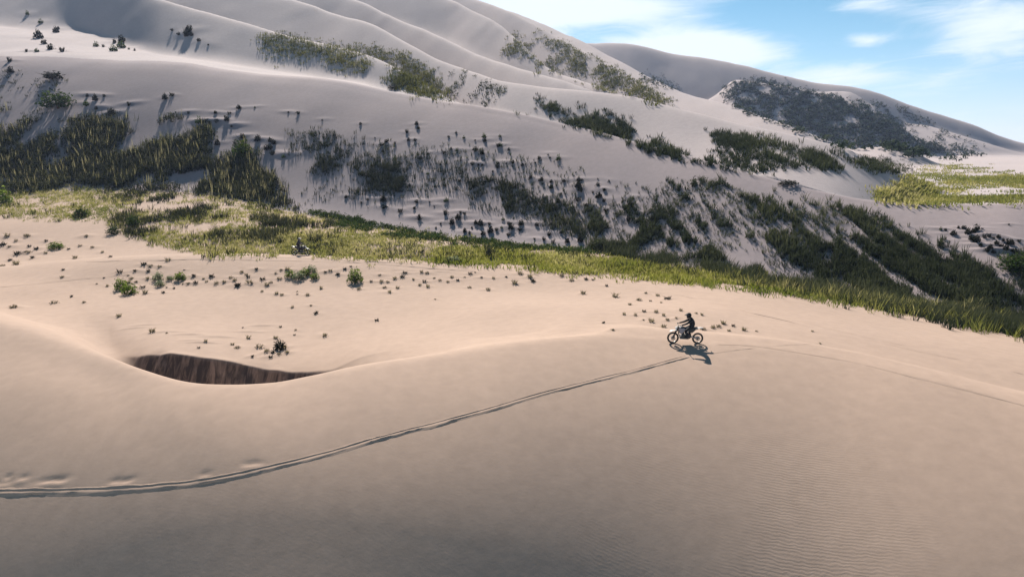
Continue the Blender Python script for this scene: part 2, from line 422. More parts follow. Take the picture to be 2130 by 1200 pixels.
def sand_material(name, base, tint, ripple):
    m, N, L = new_mat(name)
    out = N.new('ShaderNodeOutputMaterial')
    bs = N.new('ShaderNodeBsdfPrincipled')
    bs.inputs['Roughness'].default_value = 0.95
    bs.inputs['Specular IOR Level'].default_value = 0.12
    geo = N.new('ShaderNodeNewGeometry')
    pos = geo.outputs['Position']
    big = noise_node(N, L, pos, 0.045, 5, .55)
    fine = noise_node(N, L, pos, 1.3, 6, .65)
    mx = N.new('ShaderNodeMix'); mx.data_type = 'RGBA'
    mx.inputs[6].default_value = (*base, 1); mx.inputs[7].default_value = (*tint, 1)
    mr = N.new('ShaderNodeMapRange'); mr.inputs['From Min'].default_value = .35; mr.inputs['From Max'].default_value = .65
    L.new(big.outputs['Fac'], mr.inputs['Value']); L.new(mr.outputs[0], mx.inputs['Factor'])
    mul = N.new('ShaderNodeMix'); mul.data_type = 'RGBA'; mul.blend_type = 'MULTIPLY'; mul.inputs['Factor'].default_value = 1
    mr2 = N.new('ShaderNodeMapRange'); mr2.inputs['From Min'].default_value = .3; mr2.inputs['From Max'].default_value = .7
    mr2.inputs['To Min'].default_value = .92; mr2.inputs['To Max'].default_value = 1.06
    L.new(fine.outputs['Fac'], mr2.inputs['Value'])
    L.new(mx.outputs[2], mul.inputs[6]); L.new(mr2.outputs[0], mul.inputs[7])
    col = mul.outputs[2]
    if ripple:                             # darker colour on the scarp face, broken by paler streaks of spilt sand
        da = N.new('ShaderNodeAttribute'); da.attribute_name = 'scarp_dark'
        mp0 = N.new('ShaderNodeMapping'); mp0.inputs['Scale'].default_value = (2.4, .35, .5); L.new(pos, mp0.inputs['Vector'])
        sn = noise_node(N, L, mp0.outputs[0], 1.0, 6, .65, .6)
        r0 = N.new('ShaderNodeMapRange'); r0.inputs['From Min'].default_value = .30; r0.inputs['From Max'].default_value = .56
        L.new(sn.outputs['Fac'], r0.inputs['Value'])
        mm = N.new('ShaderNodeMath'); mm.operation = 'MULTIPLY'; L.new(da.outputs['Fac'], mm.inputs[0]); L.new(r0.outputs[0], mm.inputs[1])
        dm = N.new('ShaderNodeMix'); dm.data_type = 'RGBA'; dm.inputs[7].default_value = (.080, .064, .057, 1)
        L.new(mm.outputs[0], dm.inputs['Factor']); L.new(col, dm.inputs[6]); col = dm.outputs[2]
    L.new(col, bs.inputs['Base Color'])
    # relief: grain everywhere, wind ripples in patches
    h = None
    if ripple:
        mp = N.new('ShaderNodeMapping'); mp.inputs['Rotation'].default_value = (0, 0, math.radians(-73))
        L.new(pos, mp.inputs['Vector'])
        wv = N.new('ShaderNodeTexWave'); wv.wave_type = 'BANDS'; wv.bands_direction = 'X'; wv.wave_profile = 'SIN'
        wv.inputs['Scale'].default_value = 2.1; wv.inputs['Distortion'].default_value = 5.5
        wv.inputs['Detail'].default_value = 3; wv.inputs['Detail Scale'].default_value = 1.1; wv.inputs['Detail Roughness'].default_value = .55
        L.new(mp.outputs[0], wv.inputs['Vector'])
        pt = noise_node(N, L, pos, .12, 3, .5)
        pm = N.new('ShaderNodeMapRange'); pm.interpolation_type = 'SMOOTHSTEP'
        pm.inputs['From Min'].default_value = .40; pm.inputs['From Max'].default_value = .62
        L.new(pt.outputs['Fac'], pm.inputs['Value'])
        # the ripples lie on the lower, windward part of the near face
        sep = N.new('ShaderNodeSeparateXYZ'); L.new(pos, sep.inputs[0])
        my = N.new('ShaderNodeMapRange'); my.interpolation_type = 'SMOOTHSTEP'
        my.inputs['From Min'].default_value = 41; my.inputs['From Max'].default_value = 33
        L.new(sep.outputs['Y'], my.inputs['Value'])
        mxr = N.new('ShaderNodeMapRange'); mxr.interpolation_type = 'SMOOTHSTEP'
        mxr.inputs['From Min'].default_value = -2; mxr.inputs['From Max'].default_value = 11
        mxr.inputs['To Min'].default_value = .12
        L.new(sep.outputs['X'], mxr.inputs['Value'])
        a = N.new('ShaderNodeMath'); a.operation = 'MULTIPLY'; L.new(pm.outputs[0], a.inputs[0]); L.new(my.outputs[0], a.inputs[1])
        a2 = N.new('ShaderNodeMath'); a2.operation = 'MULTIPLY'; L.new(a.outputs[0], a2.inputs[0]); L.new(mxr.outputs[0], a2.inputs[1])
        b = N.new('ShaderNodeMath'); b.operation = 'MULTIPLY'; L.new(a2.outputs[0], b.inputs[0]); L.new(wv.outputs['Fac'], b.inputs[1])
        h = b.outputs[0]
        bp = N.new('ShaderNodeBump'); bp.inputs['Strength'].default_value = .3; bp.inputs['Distance'].default_value = .011
        L.new(h, bp.inputs['Height'])
    gr = noise_node(N, L, pos, 2.2 if ripple else .35, 6, .7)
    bp2 = N.new('ShaderNodeBump'); bp2.inputs['Strength'].default_value = .35; bp2.inputs['Distance'].default_value = .03 if ripple else .12
    L.new(gr.outputs['Fac'], bp2.inputs['Height'])
    if h is not None: L.new(bp.outputs[0], bp2.inputs['Normal'])
    L.new(bp2.outputs[0], bs.inputs['Normal'])
    L.new(bs.outputs[0], out.inputs['Surface'])
    return m

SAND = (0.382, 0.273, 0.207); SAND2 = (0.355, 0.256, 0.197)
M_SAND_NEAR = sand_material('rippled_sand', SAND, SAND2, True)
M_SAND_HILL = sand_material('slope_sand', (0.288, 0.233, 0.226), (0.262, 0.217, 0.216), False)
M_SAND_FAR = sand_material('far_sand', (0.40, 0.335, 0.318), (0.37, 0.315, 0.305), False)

def build_land():
    nu, ny = Z.shape
    V = np.stack([XX, YY, Z + ZO], -1).reshape(-1, 3)
    # normals of the whole sheet so that the three pieces shade as one
    a = np.arange(nu - 1)[:, None] * ny + np.arange(ny - 1)[None, :]
    Q = np.stack([a, a + ny, a + ny + 1, a + 1], -1)
    scarp_dark = smooth01(deep * 1.5) * smooth01((lp0 + .1 - YY) / .35) * smooth01((YY - bl0 + 1.2) / .8)
    yq = 0.5 * (YS[:-1] + YS[1:])[None, :]
    cm = 0.5 * (C['ft'][0][:-1] + C['ft'][0][1:])[:, None] - 1.0
    cb = 0.5 * (C['cb'][0][:-1] + C['cb'][0][1:])[:, None] + 4.0
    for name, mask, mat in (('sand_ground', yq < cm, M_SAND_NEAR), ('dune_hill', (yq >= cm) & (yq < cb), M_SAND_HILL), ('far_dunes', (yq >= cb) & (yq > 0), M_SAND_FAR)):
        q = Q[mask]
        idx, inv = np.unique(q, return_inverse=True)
        me = mesh_np(name, V[idx], inv.reshape(-1, 4), mat, attrs={'scarp_dark': scarp_dark.ravel()[idx]} if name == 'sand_ground' else None)
        tag(link(name, me), kind='structure')

# ------------------------------------------------------------------ leaf materials
def leaf_material(name, stops, trans=.45, tip=None):
    m, N, L = new_mat(name)
    out = N.new('ShaderNodeOutputMaterial')
    at = N.new('ShaderNodeAttribute'); at.attribute_name = 'rnd'
    rp = N.new('ShaderNodeValToRGB')
    el = rp.color_ramp.elements
    el[0].position = stops[0][0]; el[0].color = (*stops[0][1], 1)
    el[1].position = stops[-1][0]; el[1].color = (*stops[-1][1], 1)
    for p, c in stops[1:-1]:
        e = el.new(p); e.color = (*c, 1)
    L.new(at.outputs['Fac'], rp.inputs['Fac'])
    col = rp.outputs[0]
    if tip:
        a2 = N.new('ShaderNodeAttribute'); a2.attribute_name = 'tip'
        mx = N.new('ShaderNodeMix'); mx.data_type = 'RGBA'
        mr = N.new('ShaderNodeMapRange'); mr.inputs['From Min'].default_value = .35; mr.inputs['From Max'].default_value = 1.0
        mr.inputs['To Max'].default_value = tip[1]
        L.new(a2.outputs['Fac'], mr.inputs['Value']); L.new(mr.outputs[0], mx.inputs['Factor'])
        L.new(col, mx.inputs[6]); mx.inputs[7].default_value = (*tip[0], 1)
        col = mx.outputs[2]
    df = N.new('ShaderNodeBsdfDiffuse'); tr = N.new('ShaderNodeBsdfTranslucent')
    L.new(col, df.inputs['Color'])
    hs = N.new('ShaderNodeHueSaturation'); hs.inputs['Value'].default_value = 1.5; hs.inputs['Saturation'].default_value = 1.1
    L.new(col, hs.inputs['Color']); L.new(hs.outputs[0], tr.inputs['Color'])
    ms = N.new('ShaderNodeMixShader'); ms.inputs['Fac'].default_value = trans
    L.new(df.outputs[0], ms.inputs[1]); L.new(tr.outputs[0], ms.inputs[2])
    L.new(ms.outputs[0], out.inputs['Surface'])
    return m

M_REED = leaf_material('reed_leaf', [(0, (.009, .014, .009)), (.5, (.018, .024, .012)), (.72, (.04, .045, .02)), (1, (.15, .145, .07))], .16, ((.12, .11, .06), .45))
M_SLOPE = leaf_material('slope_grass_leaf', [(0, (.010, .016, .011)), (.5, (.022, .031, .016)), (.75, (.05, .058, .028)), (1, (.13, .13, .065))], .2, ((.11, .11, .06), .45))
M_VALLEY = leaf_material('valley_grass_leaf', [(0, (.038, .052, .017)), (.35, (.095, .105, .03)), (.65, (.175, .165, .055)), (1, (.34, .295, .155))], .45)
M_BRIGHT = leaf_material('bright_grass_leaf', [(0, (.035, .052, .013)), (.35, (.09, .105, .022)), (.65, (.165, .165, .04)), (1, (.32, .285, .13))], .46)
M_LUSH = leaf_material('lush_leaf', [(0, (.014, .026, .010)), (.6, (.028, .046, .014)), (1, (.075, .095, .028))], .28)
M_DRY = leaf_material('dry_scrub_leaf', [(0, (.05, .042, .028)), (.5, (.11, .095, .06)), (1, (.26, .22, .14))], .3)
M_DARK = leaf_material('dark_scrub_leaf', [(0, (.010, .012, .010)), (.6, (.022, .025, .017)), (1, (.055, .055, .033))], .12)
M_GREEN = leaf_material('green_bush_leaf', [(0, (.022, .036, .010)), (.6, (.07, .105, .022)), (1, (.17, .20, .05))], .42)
M_PALE = leaf_material('pale_bush_leaf', [(0, (.08, .10, .06)), (.6, (.15, .17, .10)), (1, (.26, .26, .17))], .35)
def simple_mat(name, col, rough=.6, metal=0.0, bump=0.0, bscale=40):
    m, N, L = new_mat(name)
    out = N.new('ShaderNodeOutputMaterial'); b = N.new('ShaderNodeBsdfPrincipled')
    b.inputs['Base Color'].default_value = (*col, 1); b.inputs['Roughness'].default_value = rough; b.inputs['Metallic'].default_value = metal
    tc = N.new('ShaderNodeTexCoord')
    n = noise_node(N, L, tc.outputs['Object'], bscale, 4)
    mr = N.new('ShaderNodeMapRange'); mr.inputs['To Min'].default_value = max(0, rough - .15); mr.inputs['To Max'].default_value = min(1, rough + .15)
    L.new(n.outputs['Fac'], mr.inputs['Value']); L.new(mr.outputs[0], b.inputs['Roughness'])
    if bump:
        bp = N.new('ShaderNodeBump'); bp.inputs['Strength'].default_value = bump; bp.inputs['Distance'].default_value = .01
        L.new(n.outputs['Fac'], bp.inputs['Height']); L.new(bp.outputs[0], b.inputs['Normal'])
    L.new(b.outputs[0], out.inputs['Surface'])
    return m
M_FAR = leaf_material('far_scrub_leaf', [(0, (.018, .028, .022)), (.6, (.038, .052, .036)), (1, (.10, .115, .07))], .2)
M_STEM = simple_mat('woody_stem', (.07, .05, .035), .9)

# ------------------------------------------------------------------ blades, leaves, bushes
def blades(P, n_per, h, w, spread, lean=.35, wind=(0, 0), r=None, two=True):
    """joined grass blades at the points P: h = (low, high) metres, returns V, F, rnd, tip"""
    r = r or rng
    P = np.repeat(np.asarray(P, float), n_per, axis=0)
    n = len(P)
    tuft = np.repeat(r.random(n // n_per), n_per)
    ang = r.random(n) * 2 * np.pi
    rad = spread * np.sqrt(r.random(n))
    base = P + np.stack([np.cos(ang) * rad, np.sin(ang) * rad, np.full(n, -.05)], 1)
    H = (h[0] + (h[1] - h[0]) * r.random(n)) * (.65 + .7 * tuft)
    la = ang + r.normal(0, .5, n)
    ln = H * np.abs(r.normal(lean, .18, n))
    top = base + np.stack([np.cos(la) * ln + wind[0] * H, np.sin(la) * ln + wind[1] * H, H], 1)
    mid = base * .45 + top * .55 + np.stack([np.zeros(n), np.zeros(n), H * .09], 1)
    sa = r.random(n) * np.pi
    side = np.stack([np.cos(sa), np.sin(sa) * .6, np.zeros(n)], 1) * (w * (.6 + .8 * r.random(n)) / 2)[:, None]
    rn = np.clip(.40 * tuft + .30 * r.random(n) + .55 * (vnoise(P[:, 0] / 7 + 3, P[:, 1] / 7) + .5) * .9 - .1, 0, 1)
    if two:
        V = np.stack([base - side, base + side, mid + side * .8, mid - side * .8, top], 1).reshape(-1, 3)
        o = np.arange(n)[:, None] * 5
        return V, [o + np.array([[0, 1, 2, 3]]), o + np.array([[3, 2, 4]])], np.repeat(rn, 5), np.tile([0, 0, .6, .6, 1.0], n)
    V = np.stack([base - side, base + side, top], 1).reshape(-1, 3)
    o = np.arange(n)[:, None] * 3
    return V, [o + np.array([[0, 1, 2]])], np.repeat(rn, 3), np.tile([0, 0, 1.0], n)

def clumps(P, S, n_per, leaf, r=None, flat=.75):
    """joined leaf sprays: little triangles through a dome of size S at each point"""
    r = r or rng
    P = np.repeat(np.asarray(P, float), n_per, axis=0); S = np.repeat(np.asarray(S, float), n_per)
    n = len(P)
    a = r.random(n) * 2 * np.pi; el = np.arcsin(r.random(n)); rr = .35 + .65 * r.random(n) ** .5
    rr *= .8 + .4 * r.random(n)
    c = P + np.stack([np.cos(a) * np.cos(el) * rr * .5, np.sin(a) * np.cos(el) * rr * .5, np.sin(el) * rr * flat + .04], 1) * S[:, None]
    d1 = r.normal(0, 1, (n, 3)); d1[:, 2] += .5; d1 /= np.linalg.norm(d1, axis=1, keepdims=True)
    d2 = np.cross(d1, r.normal(0, 1, (n, 3))); d2 /= np.linalg.norm(d2, axis=1, keepdims=True)
    l = (leaf * S * (.6 + .8 * r.random(n)))[:, None]
    V = np.stack([c - d1 * l * .5 - d2 * l * .28, c - d1 * l * .3 + d2 * l * .32, c + d1 * l * .6], 1).reshape(-1, 3)
    o = np.arange(n)[:, None] * 3
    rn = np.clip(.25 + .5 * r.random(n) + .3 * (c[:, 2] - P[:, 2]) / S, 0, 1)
    return V, [o + np.array([[0, 1, 2]])], np.repeat(rn, 3), np.tile([0, 0, 1.0], n)

def join(parts):
    Vs, F3, F4, R, Tp, o = [], [], [], [], [], 0
    for V, Fs, rn, tp in parts:
        for f in Fs: (F4 if f.shape[1] == 4 else F3).append(f + o)
        Vs.append(V); R.append(rn); Tp.append(tp); o += len(V)
    F = []
    if F4: F.append(np.concatenate(F4))
    if F3: F.append(np.concatenate(F3))
    return np.concatenate(Vs), F, np.concatenate(R), np.concatenate(Tp)

def plant_mesh(name, parts, mat):
    V, F, rn, tp = join(parts)
    return mesh_np(name, V, F, mat, smooth=False, attrs={'rnd': rn, 'tip': tp})

def in_poly(x, y, poly):
    poly = np.array(poly, float)
    inside = np.zeros(len(x), bool)
    j = len(poly) - 1
    for i in range(len(poly)):
        xi, yi = poly[i]; xj, yj = poly[j]
        c = ((yi > y) != (yj > y)) & (x < (xj - xi) * (y - yi) / (yj - yi + 1e-12) + xi)
        inside ^= c
        j = i
    return inside

def scatter(poly, n, clump=None, thr=.0, fade=None, soft=.30, jit=(9, 5), streak=None):
    """n spots inside an outline on the land; clump = metres of a patchiness noise"""
    P = np.array(poly, float)
    lo, hi = P.min(0), P.max(0)
    got = []
    tot = 0
    for _ in range(60):
        x = lo[0] + (hi[0] - lo[0]) * rng.random(n * 2); y = lo[1] + (hi[1] - lo[1]) * rng.random(n * 2)
        k = in_poly(x, y, poly)
        if fade is not None: k &= rng.random(len(x)) < fade(x, y)
        x, y = x[k] + rng.normal(0, jit[0], k.sum()), y[k] + rng.normal(0, jit[1], k.sum())
        g = ground_at(x, y)
        ok = ~np.isnan(g[:, 0])
        g = g[ok]
        if clump:
            v = vnoise(g[:, 0] / clump + 31, g[:, 1] / clump + 17) + .5 * vnoise(g[:, 0] / clump * 2.3, g[:, 1] / clump * 2.3)
            if streak: v = v * .6 + .8 * vnoise(g[:, 0] / streak + g[:, 1] * .2 / streak, g[:, 1] / streak / 7)
            g = g[rng.random(len(g)) < smooth01((v - thr) / soft + .5)]
        got.append(g); tot += len(g)
        if tot >= n: break
    g = np.concatenate(got)[:n]
    return g + np.array([0, 0, ZO])

# ------------------------------------------------------------------ where each bush stands (read off the photograph)
def px5(*l): return [(x / 3, 380 + y / 3, s) for x, y, s in l]
def px6(*l): return [(710 + x / 3, 380 + y / 3, s) for x, y, s in l]
def px7(*l): return [(1420 + x / 3, 380 + y / 3, s) for x, y, s in l]
def px2(*l): return [(x / 3, y / 3, s) for x, y, s in l]
def px3(*l): return [(710 + x / 3, y / 3, s) for x, y, s in l]
def sized(s, *xy): return [(x, y, s) for x, y in xy]

NEAR_LEFT = px5(*sized(7, (395,545),(650,595),(1150,545),(605,632),(670,645),(800,580),(1270,600),(1140,632),(1290,618),(1720,567),(1635,680),(1535,575),(1855,680),(1855,697),(1040,655),(1085,660)),
    *sized(12, (390,590),(745,562),(845,552),(900,512),(940,522),(995,525),(1050,485),(925,555),(1210,585),(1320,587),(1175,630),(1220,627),(1350,630),(1400,620),(1440,595),(1465,610),(1480,640),(1550,590),(1510,560),(1600,542),
    (1640,605),(1665,640),(1690,625),(1745,600),(1755,545),(1795,543),(1727,693),(1760,700),(1920,703),(820,600),(850,620),(905,690),(1020,688),(920,600),(795,625),(2030,560),(2060,550),(2110,575)), *sized(18, (1560,625),(890,655),(1480,645)))
NEAR_MID = px6(*sized(8, (770,590),(835,560),(1030,590),(1930,740),(1995,750)),
    *sized(11, (20,540),(60,525),(185,618),(250,618),(290,620),(335,600),(380,590),(395,565),(270,655),(450,605),(500,560),(535,565),(490,640),(520,620),(540,650),(580,597),(615,610),(665,620),(690,590),(725,610),(800,655),(805,570),(875,593),(950,597),
    (1195,617),(1437,612),(1530,605),(1570,607),(1655,645)), *sized(14, (240,577),(300,685),(350,658),(915,670),(1115,570),(1175,592),(1080,630),(1375,583),(1510,692)))
NEAR_RIGHT = px6(*sized(11, (1800,762),(1857,735),(1900,690),(1975,705),(1765,823),(1835,828),(1890,805),(1965,808),(2090,845),(2118,798),(1885,857),(2010,830)), *sized(15, (2035,725),(2035,857),(1935,867),(2010,900),(1635,875),(1695,920),(1708,712)))
NEAR_BEHIND = px7(*sized(8, (85,815),(120,825),(460,928),(810,928),(858,1003)), *sized(12, (190,905),(225,900),(255,880),(290,925),(315,895),(385,920),(130,915)))
BOWL = px5(*sized(8, (445,712),(525,748),(2005,660),(1825,778),(1750,900),(1515,905),(1845,920),(1040,940),(1285,990),(1240,1030)), *sized(12, (740,835),(1940,767),(1970,817),(1838,950),(1550,970),(1450,1010),(1720,970),(1575,1085)),
    *sized(16, (340,750),(85,778),(948,930),(1480,1030),(1620,1025),(2027,955),(1790,1060),(1690,1090),(1772,1032),(1700,1062),(1664,1052),(1740,1070))) + px6(*sized(8, (585,728)), *sized(12, (220,860),(110,665)))
VALLEY = px5(*sized(9, (430,415),(640,435),(100,365),(290,365),(500,395),(60,485),(185,400),(690,465)), *sized(13, (165,335),(45,335),(15,390),(60,400),(225,415),(110,445),(170,435),(205,470),(285,440),(15,520),(100,510),(470,470),(540,335),(575,405)))

SLOPE_UP = px2(*sized(10, (275,275),(170,95),(365,185),(350,205),(165,325),(390,325),(600,292),(645,295),(710,320),(805,310),(840,318),(1075,195),(1115,220),(1195,225),(1300,285),(60,385),(65,455)), *sized(14, (255,147),(240,240),(315,310),(230,325),(715,270),(760,268),(760,300),(1165,225),(1180,200),(1240,260)))
SLOPE_LEFT = px2(*sized(9, (595,628),(650,605),(1075,600),(1030,620),(1345,710),(1490,680),(1590,675),(1800,705),(1860,712),(2010,755),(1430,715),(1415,755)), *sized(13, (545,605),(540,660),(600,685),(695,720),(805,660),(1175,710),(1240,770),(1275,770),(1310,780),(1350,765),(1445,795),(1355,905),(1515,865),(1610,880),(1685,885),(1710,900),(1675,935),(1700,965)), *sized(18, (1770,985)))
SLOPE_MID = px3(*sized(8, (120,780),(470,780),(480,805),(410,830),(210,865),(280,890),(280,915),(335,900),(420,880),(460,880),(670,860),(715,835),(765,865),(835,880),(890,860),(990,855),(745,1005),(1210,1020),(620,1030),(945,1075),(1670,1135),(1310,1140)),
    *sized(10, (895,885),(250,910),(260,950),(330,995),(495,995),(540,965),(640,960),(685,935),(720,945),(835,945),(880,965),(980,915),(995,915),(1045,940),(820,1030),(855,1035),(880,1035),(980,1025),(1030,1025),(1070,1020),(1130,1035),(1290,970),(1235,995),(1300,990),(1355,1000),(975,1050),
    (1180,1115),(1235,1130),(1250,1130),(1390,1135),(1480,1130),(1500,1130),(1600,1120),(1480,1165),(1600,1160),(1640,1190),(1310,1175),(540,1090),(425,1165),(735,1135)))
SLOPE_LOW = px6(*sized(9, (125,130),(455,165),(580,150),(620,260),(590,285),(815,285),(1205,355),(1265,360),(1310,265),(1370,315),(770,310),(800,320),(1045,330),(1310,35)), *sized(12, (30,95),(165,110),(260,115),(265,160),(370,185),(470,125),(550,125),(655,120),(650,200),(745,190),(770,200),(840,260),(870,265),(925,265),
    (885,325),(930,310),(970,300),(1000,285),(1010,235),(1045,260),(1060,290),(1115,300),(1120,265),(1220,270),(1295,330),(1320,380),(1410,375),(1490,370),(1265,105),(1370,75),(1480,30),(1490,50),(1570,65),(1640,50),(1355,125),(1440,160),(1480,115),(1530,150),(1575,150),(1640,120),(1655,180),(1300,150),(1605,95),(1820,105),(1890,200),(1950,240),(1800,150),(1790,240),(1720,200)),
    *sized(17, (485,230),(730,230),(690,260)))
SLOPE_RIGHT = px7(*sized(8, (2035,265),(1640,300),(1720,285),(1755,290),(1870,290),(2100,370)), *sized(12, (1610,295),(1690,325),(1830,300),(1815,310),(1880,345),(1910,340),(1940,350),(1970,345),(2000,365),(2040,385),(1800,355),(1830,370),(1860,395),(1920,410),(1960,385),(1990,400),(2060,430),(2080,440),(1940,440),(1900,430),(2020,420),(1780,320)))

FAR_RIDER = (float(ray(626, 531)[0]) * 83.4, 83.4)
def px_size(P, s):
    return s * np.linalg.norm(P) / FPX

def pile(spots, sx, sy, h, dy=0.0):
    """wind-blown sand heaped beside every bush"""
    for x, y, s in spots:
        g = ground_at([x], [y])[0]
        if np.isnan(g[0]): continue
        k = px_size(g, s)
        mound(g[0] + random.uniform(-.4, .4) * k, g[1] + dy * k, sx * k, sy * k, h * k * random.uniform(.6, 1.3), contour_dir(g[0], g[1]) + random.uniform(-.1, .1))
for grp in (SLOPE_LEFT, SLOPE_MID, SLOPE_LOW, SLOPE_RIGHT): pile(grp, 1.5, .30, .20, dy=.5)
pile(SLOPE_UP, 1.2, .35, .15, dy=.4)
for grp in (NEAR_LEFT, NEAR_MID, NEAR_RIGHT, NEAR_BEHIND, BOWL): pile(grp, .9, .45, .14, dy=.1)
pile(VALLEY, .8, .6, .2)
# scuffs and half-filled footprints above the wheel track
for x, y, w, d in ((8,1003,.28,.05),(17,991,.16,.05),(50,992,.2,.05),(108,997,.5,.06),(127,999,.22,.05),(240,999,.2,.05),(264,998,.28,.06),(428,985,.2,.045),(517,966,.2,.04),(533,962,.26,.04)):
    g = ground_at([x], [y])[0]
    mound(g[0], g[1], w, .09, -d, -.1)
    mound(g[0] - .05, g[1] - .22, w * 1.1, .10, d * .7, -.1)
# little wind-cut ledges on the floor of the bowl
for x, y in ((300,676),(345,690),(410,708),(420,712),(455,700),(395,695),(520,690),(280,682),(545,677)):
    g = ground_at([x], [y])[0]
    mound(g[0], g[1], .8, .16, .09, .1)

# ------------------------------------------------------------------ masses of grass nobody could count
def stuff(name, parts, mat, label, cat):
    return tag(link(name, plant_mesh(name, parts, mat)), label, cat, kind='stuff')

def grow_masses():
    # tall reeds at the foot of the big slope, left
    reeds = [(-60,238),(20,232),(60,250),(130,262),(200,246),(270,256),(330,238),(380,246),(425,262),(440,300),(430,335),(470,345),(500,300),(525,320),(540,350),(575,385),(560,415),(480,405),(400,398),(300,392),(200,388),(100,398),(-60,396)]
    P1 = scatter(reeds, 3800, 9, -.1, soft=.5)
    P2 = scatter([(430,335),(520,330),(600,400),(620,440),(540,425),(430,400)], 350, 5, -.05)
    P3 = scatter([(-60,150),(40,150),(140,160),(150,240),(60,255),(-60,235)], 130, 6, .05)
    stuff('reed_grass', [blades(P1, 9, (.6, 1.9), .085, .6, .26), blades(P2, 8, (.5, 1.3), .10, .6, .25), blades(P3, 9, (.4, .8), .11, .6, .4),
        clumps(P1[::2], .9 + 1.5 * rng.random(len(P1[::2])), 24, .2)], M_REED, 'dense dark reeds with pale backlit tips along the foot of the big slope', 'reeds')
    heads = [blades(P1[::4], 2, (1.5, 2.5), .11, .6, .16), blades(P2[::3], 2, (1.0, 1.8), .10, .5, .18)]
    stuff('reed_heads', heads, leaf_material('reed_head', [(0, (.10, .095, .05)), (.5, (.20, .18, .095)), (1, (.34, .30, .17))], .35), 'pale reed heads catching the light above the dark reeds', 'reed heads')
    # thin reed stands on the slope, centre
    st = []
    for poly, n in (([(605,268),(690,265),(725,300),(735,340),(840,335),(845,395),(720,400),(640,380),(605,330)], 300), ([(640,330),(730,330),(840,350),(840,402),(730,404),(650,385)], 280),
                    ([(730,330),(800,320),(980,350),(960,385),(840,390),(760,380)], 130), ([(975,372),(1030,368),(1085,390),(1110,430),(1060,445),(1000,430),(975,405)], 260),
                    ([(1090,420),(1180,420),(1240,450),(1260,500),(1200,490),(1130,470)], 200), ([(600,270),(850,300),(1000,380),(980,400),(620,420)], 160)):
        st.append(blades(scatter(poly, n, 4, -.1), 9, (.35, 1.0), .085, .45, .3))
    stuff('thin_reed_grass', st, M_REED, 'thin dark reed stands scattered over the middle of the grey slope', 'reeds')
    # streaky grass on the right half of the slope
    band = [(1380,380),(1450,372),(1560,400),(1700,428),(1790,445),(1860,470),(1950,508),(2030,558),(2130,640),(2200,690),(2200,720),(2130,690),(2000,668),(1900,645),(1700,600),(1560,570),(1400,545),(1260,512),(1180,470),(1240,430),(1330,420)]
    def fade(x, y):
        # density grows towards the foot of the slope and to the right
        foot_y = np.interp(x, [1180,1320,1500,1700,1900,2130], [500,535,562,601,640,684])
        d = (foot_y - y)
        return np.clip(.22 + .9 * np.exp(-d / 55) + .25 * np.clip((x - 1500) / 500, 0, 1), 0, 1)
    P = scatter(band, 2300, 3.5, .08, fade, .3, (12, 8), 1.1)
    P5 = scatter([(1660,425),(1760,440),(1860,468),(1960,515),(2060,580),(2130,640),(2130,660),(2000,600),(1850,520),(1700,460)], 800, 4, -.05, None, .35, (14, 7), 1.1)
    P6 = scatter([(1560,420),(1620,435),(1690,520),(1760,580),(1700,590),(1620,520)], 260, 3, .05, None, .5, (14, 9))
    P7 = scatter([(2080,540),(2200,520),(2200,640),(2130,610)], 160)
    P9 = scatter(band, 2600, 9, -.25, None, .6)
    P8 = scatter([(880,300),(1100,330),(1300,380),(1450,420),(1300,480),(1150,470),(1000,440),(850,400),(760,440),(640,420),(700,380),(620,300)], 850, 7, -.05, None, .7)
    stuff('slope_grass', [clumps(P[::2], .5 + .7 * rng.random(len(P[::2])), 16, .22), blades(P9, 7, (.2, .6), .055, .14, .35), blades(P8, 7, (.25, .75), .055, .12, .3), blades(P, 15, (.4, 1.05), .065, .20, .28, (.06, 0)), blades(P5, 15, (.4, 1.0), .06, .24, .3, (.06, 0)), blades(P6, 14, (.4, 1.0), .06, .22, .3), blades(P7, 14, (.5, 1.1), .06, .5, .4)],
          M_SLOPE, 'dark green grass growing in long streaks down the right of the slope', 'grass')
    # tall fringe of grass where slope and valley meet, right
    F = scatter([(1230,505),(1330,520),(1480,548),(1560,560),(1700,592),(1900,628),(2060,650),(2200,690),(2200,720),(2130,697),(2000,675),(1900,655),(1700,612),(1540,582),(1400,556),(1290,540),(1240,525)], 2300, 3.5, -.05, None, .5, (10, 6))
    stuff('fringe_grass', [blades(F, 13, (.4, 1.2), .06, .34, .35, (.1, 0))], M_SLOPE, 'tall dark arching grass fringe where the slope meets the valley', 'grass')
    F2 = scatter([(1480,560),(1700,605),(1900,640),(2060,662),(2200,700),(2200,724),(2130,700),(2000,678),(1900,658),(1700,616),(1540,588)], 400, 3, .0, None, .6)
    stuff('straw_grass', [blades(F2, 9, (.5, 1.25), .05, .4, .5, (.12, 0))], M_VALLEY, 'pale straw blades arching out of the dark grass fringe', 'grass')
    # bright valley grass
    vl = [(-60,402),(60,395),(180,390),(260,400),(400,402),(540,425),(600,440),(750,470),(900,492),(1050,510),(1200,524),(1300,538),(1500,570),(1600,590),(1700,612),(1800,640),(1700,628),(1600,608),(1480,592),(1300,574),(1100,557),(900,545),(700,537),(560,531),(420,532),(320,505),(250,478),(200,452),(120,460),(40,450),(-60,440)]
    V1 = scatter(vl, 5600, 7, -.12, None, .6)
    V1 = np.concatenate([V1, scatter([(-60,402),(60,396),(200,392),(250,415),(220,445),(120,455),(-60,440)], 700, 6, -.2, None, .6)])
    V1 = np.concatenate([V1, scatter([(620,455),(760,485),(900,506),(1010,524),(960,547),(900,545),(700,537),(600,531),(560,500)], 900, 5, -.3, None, .6)])
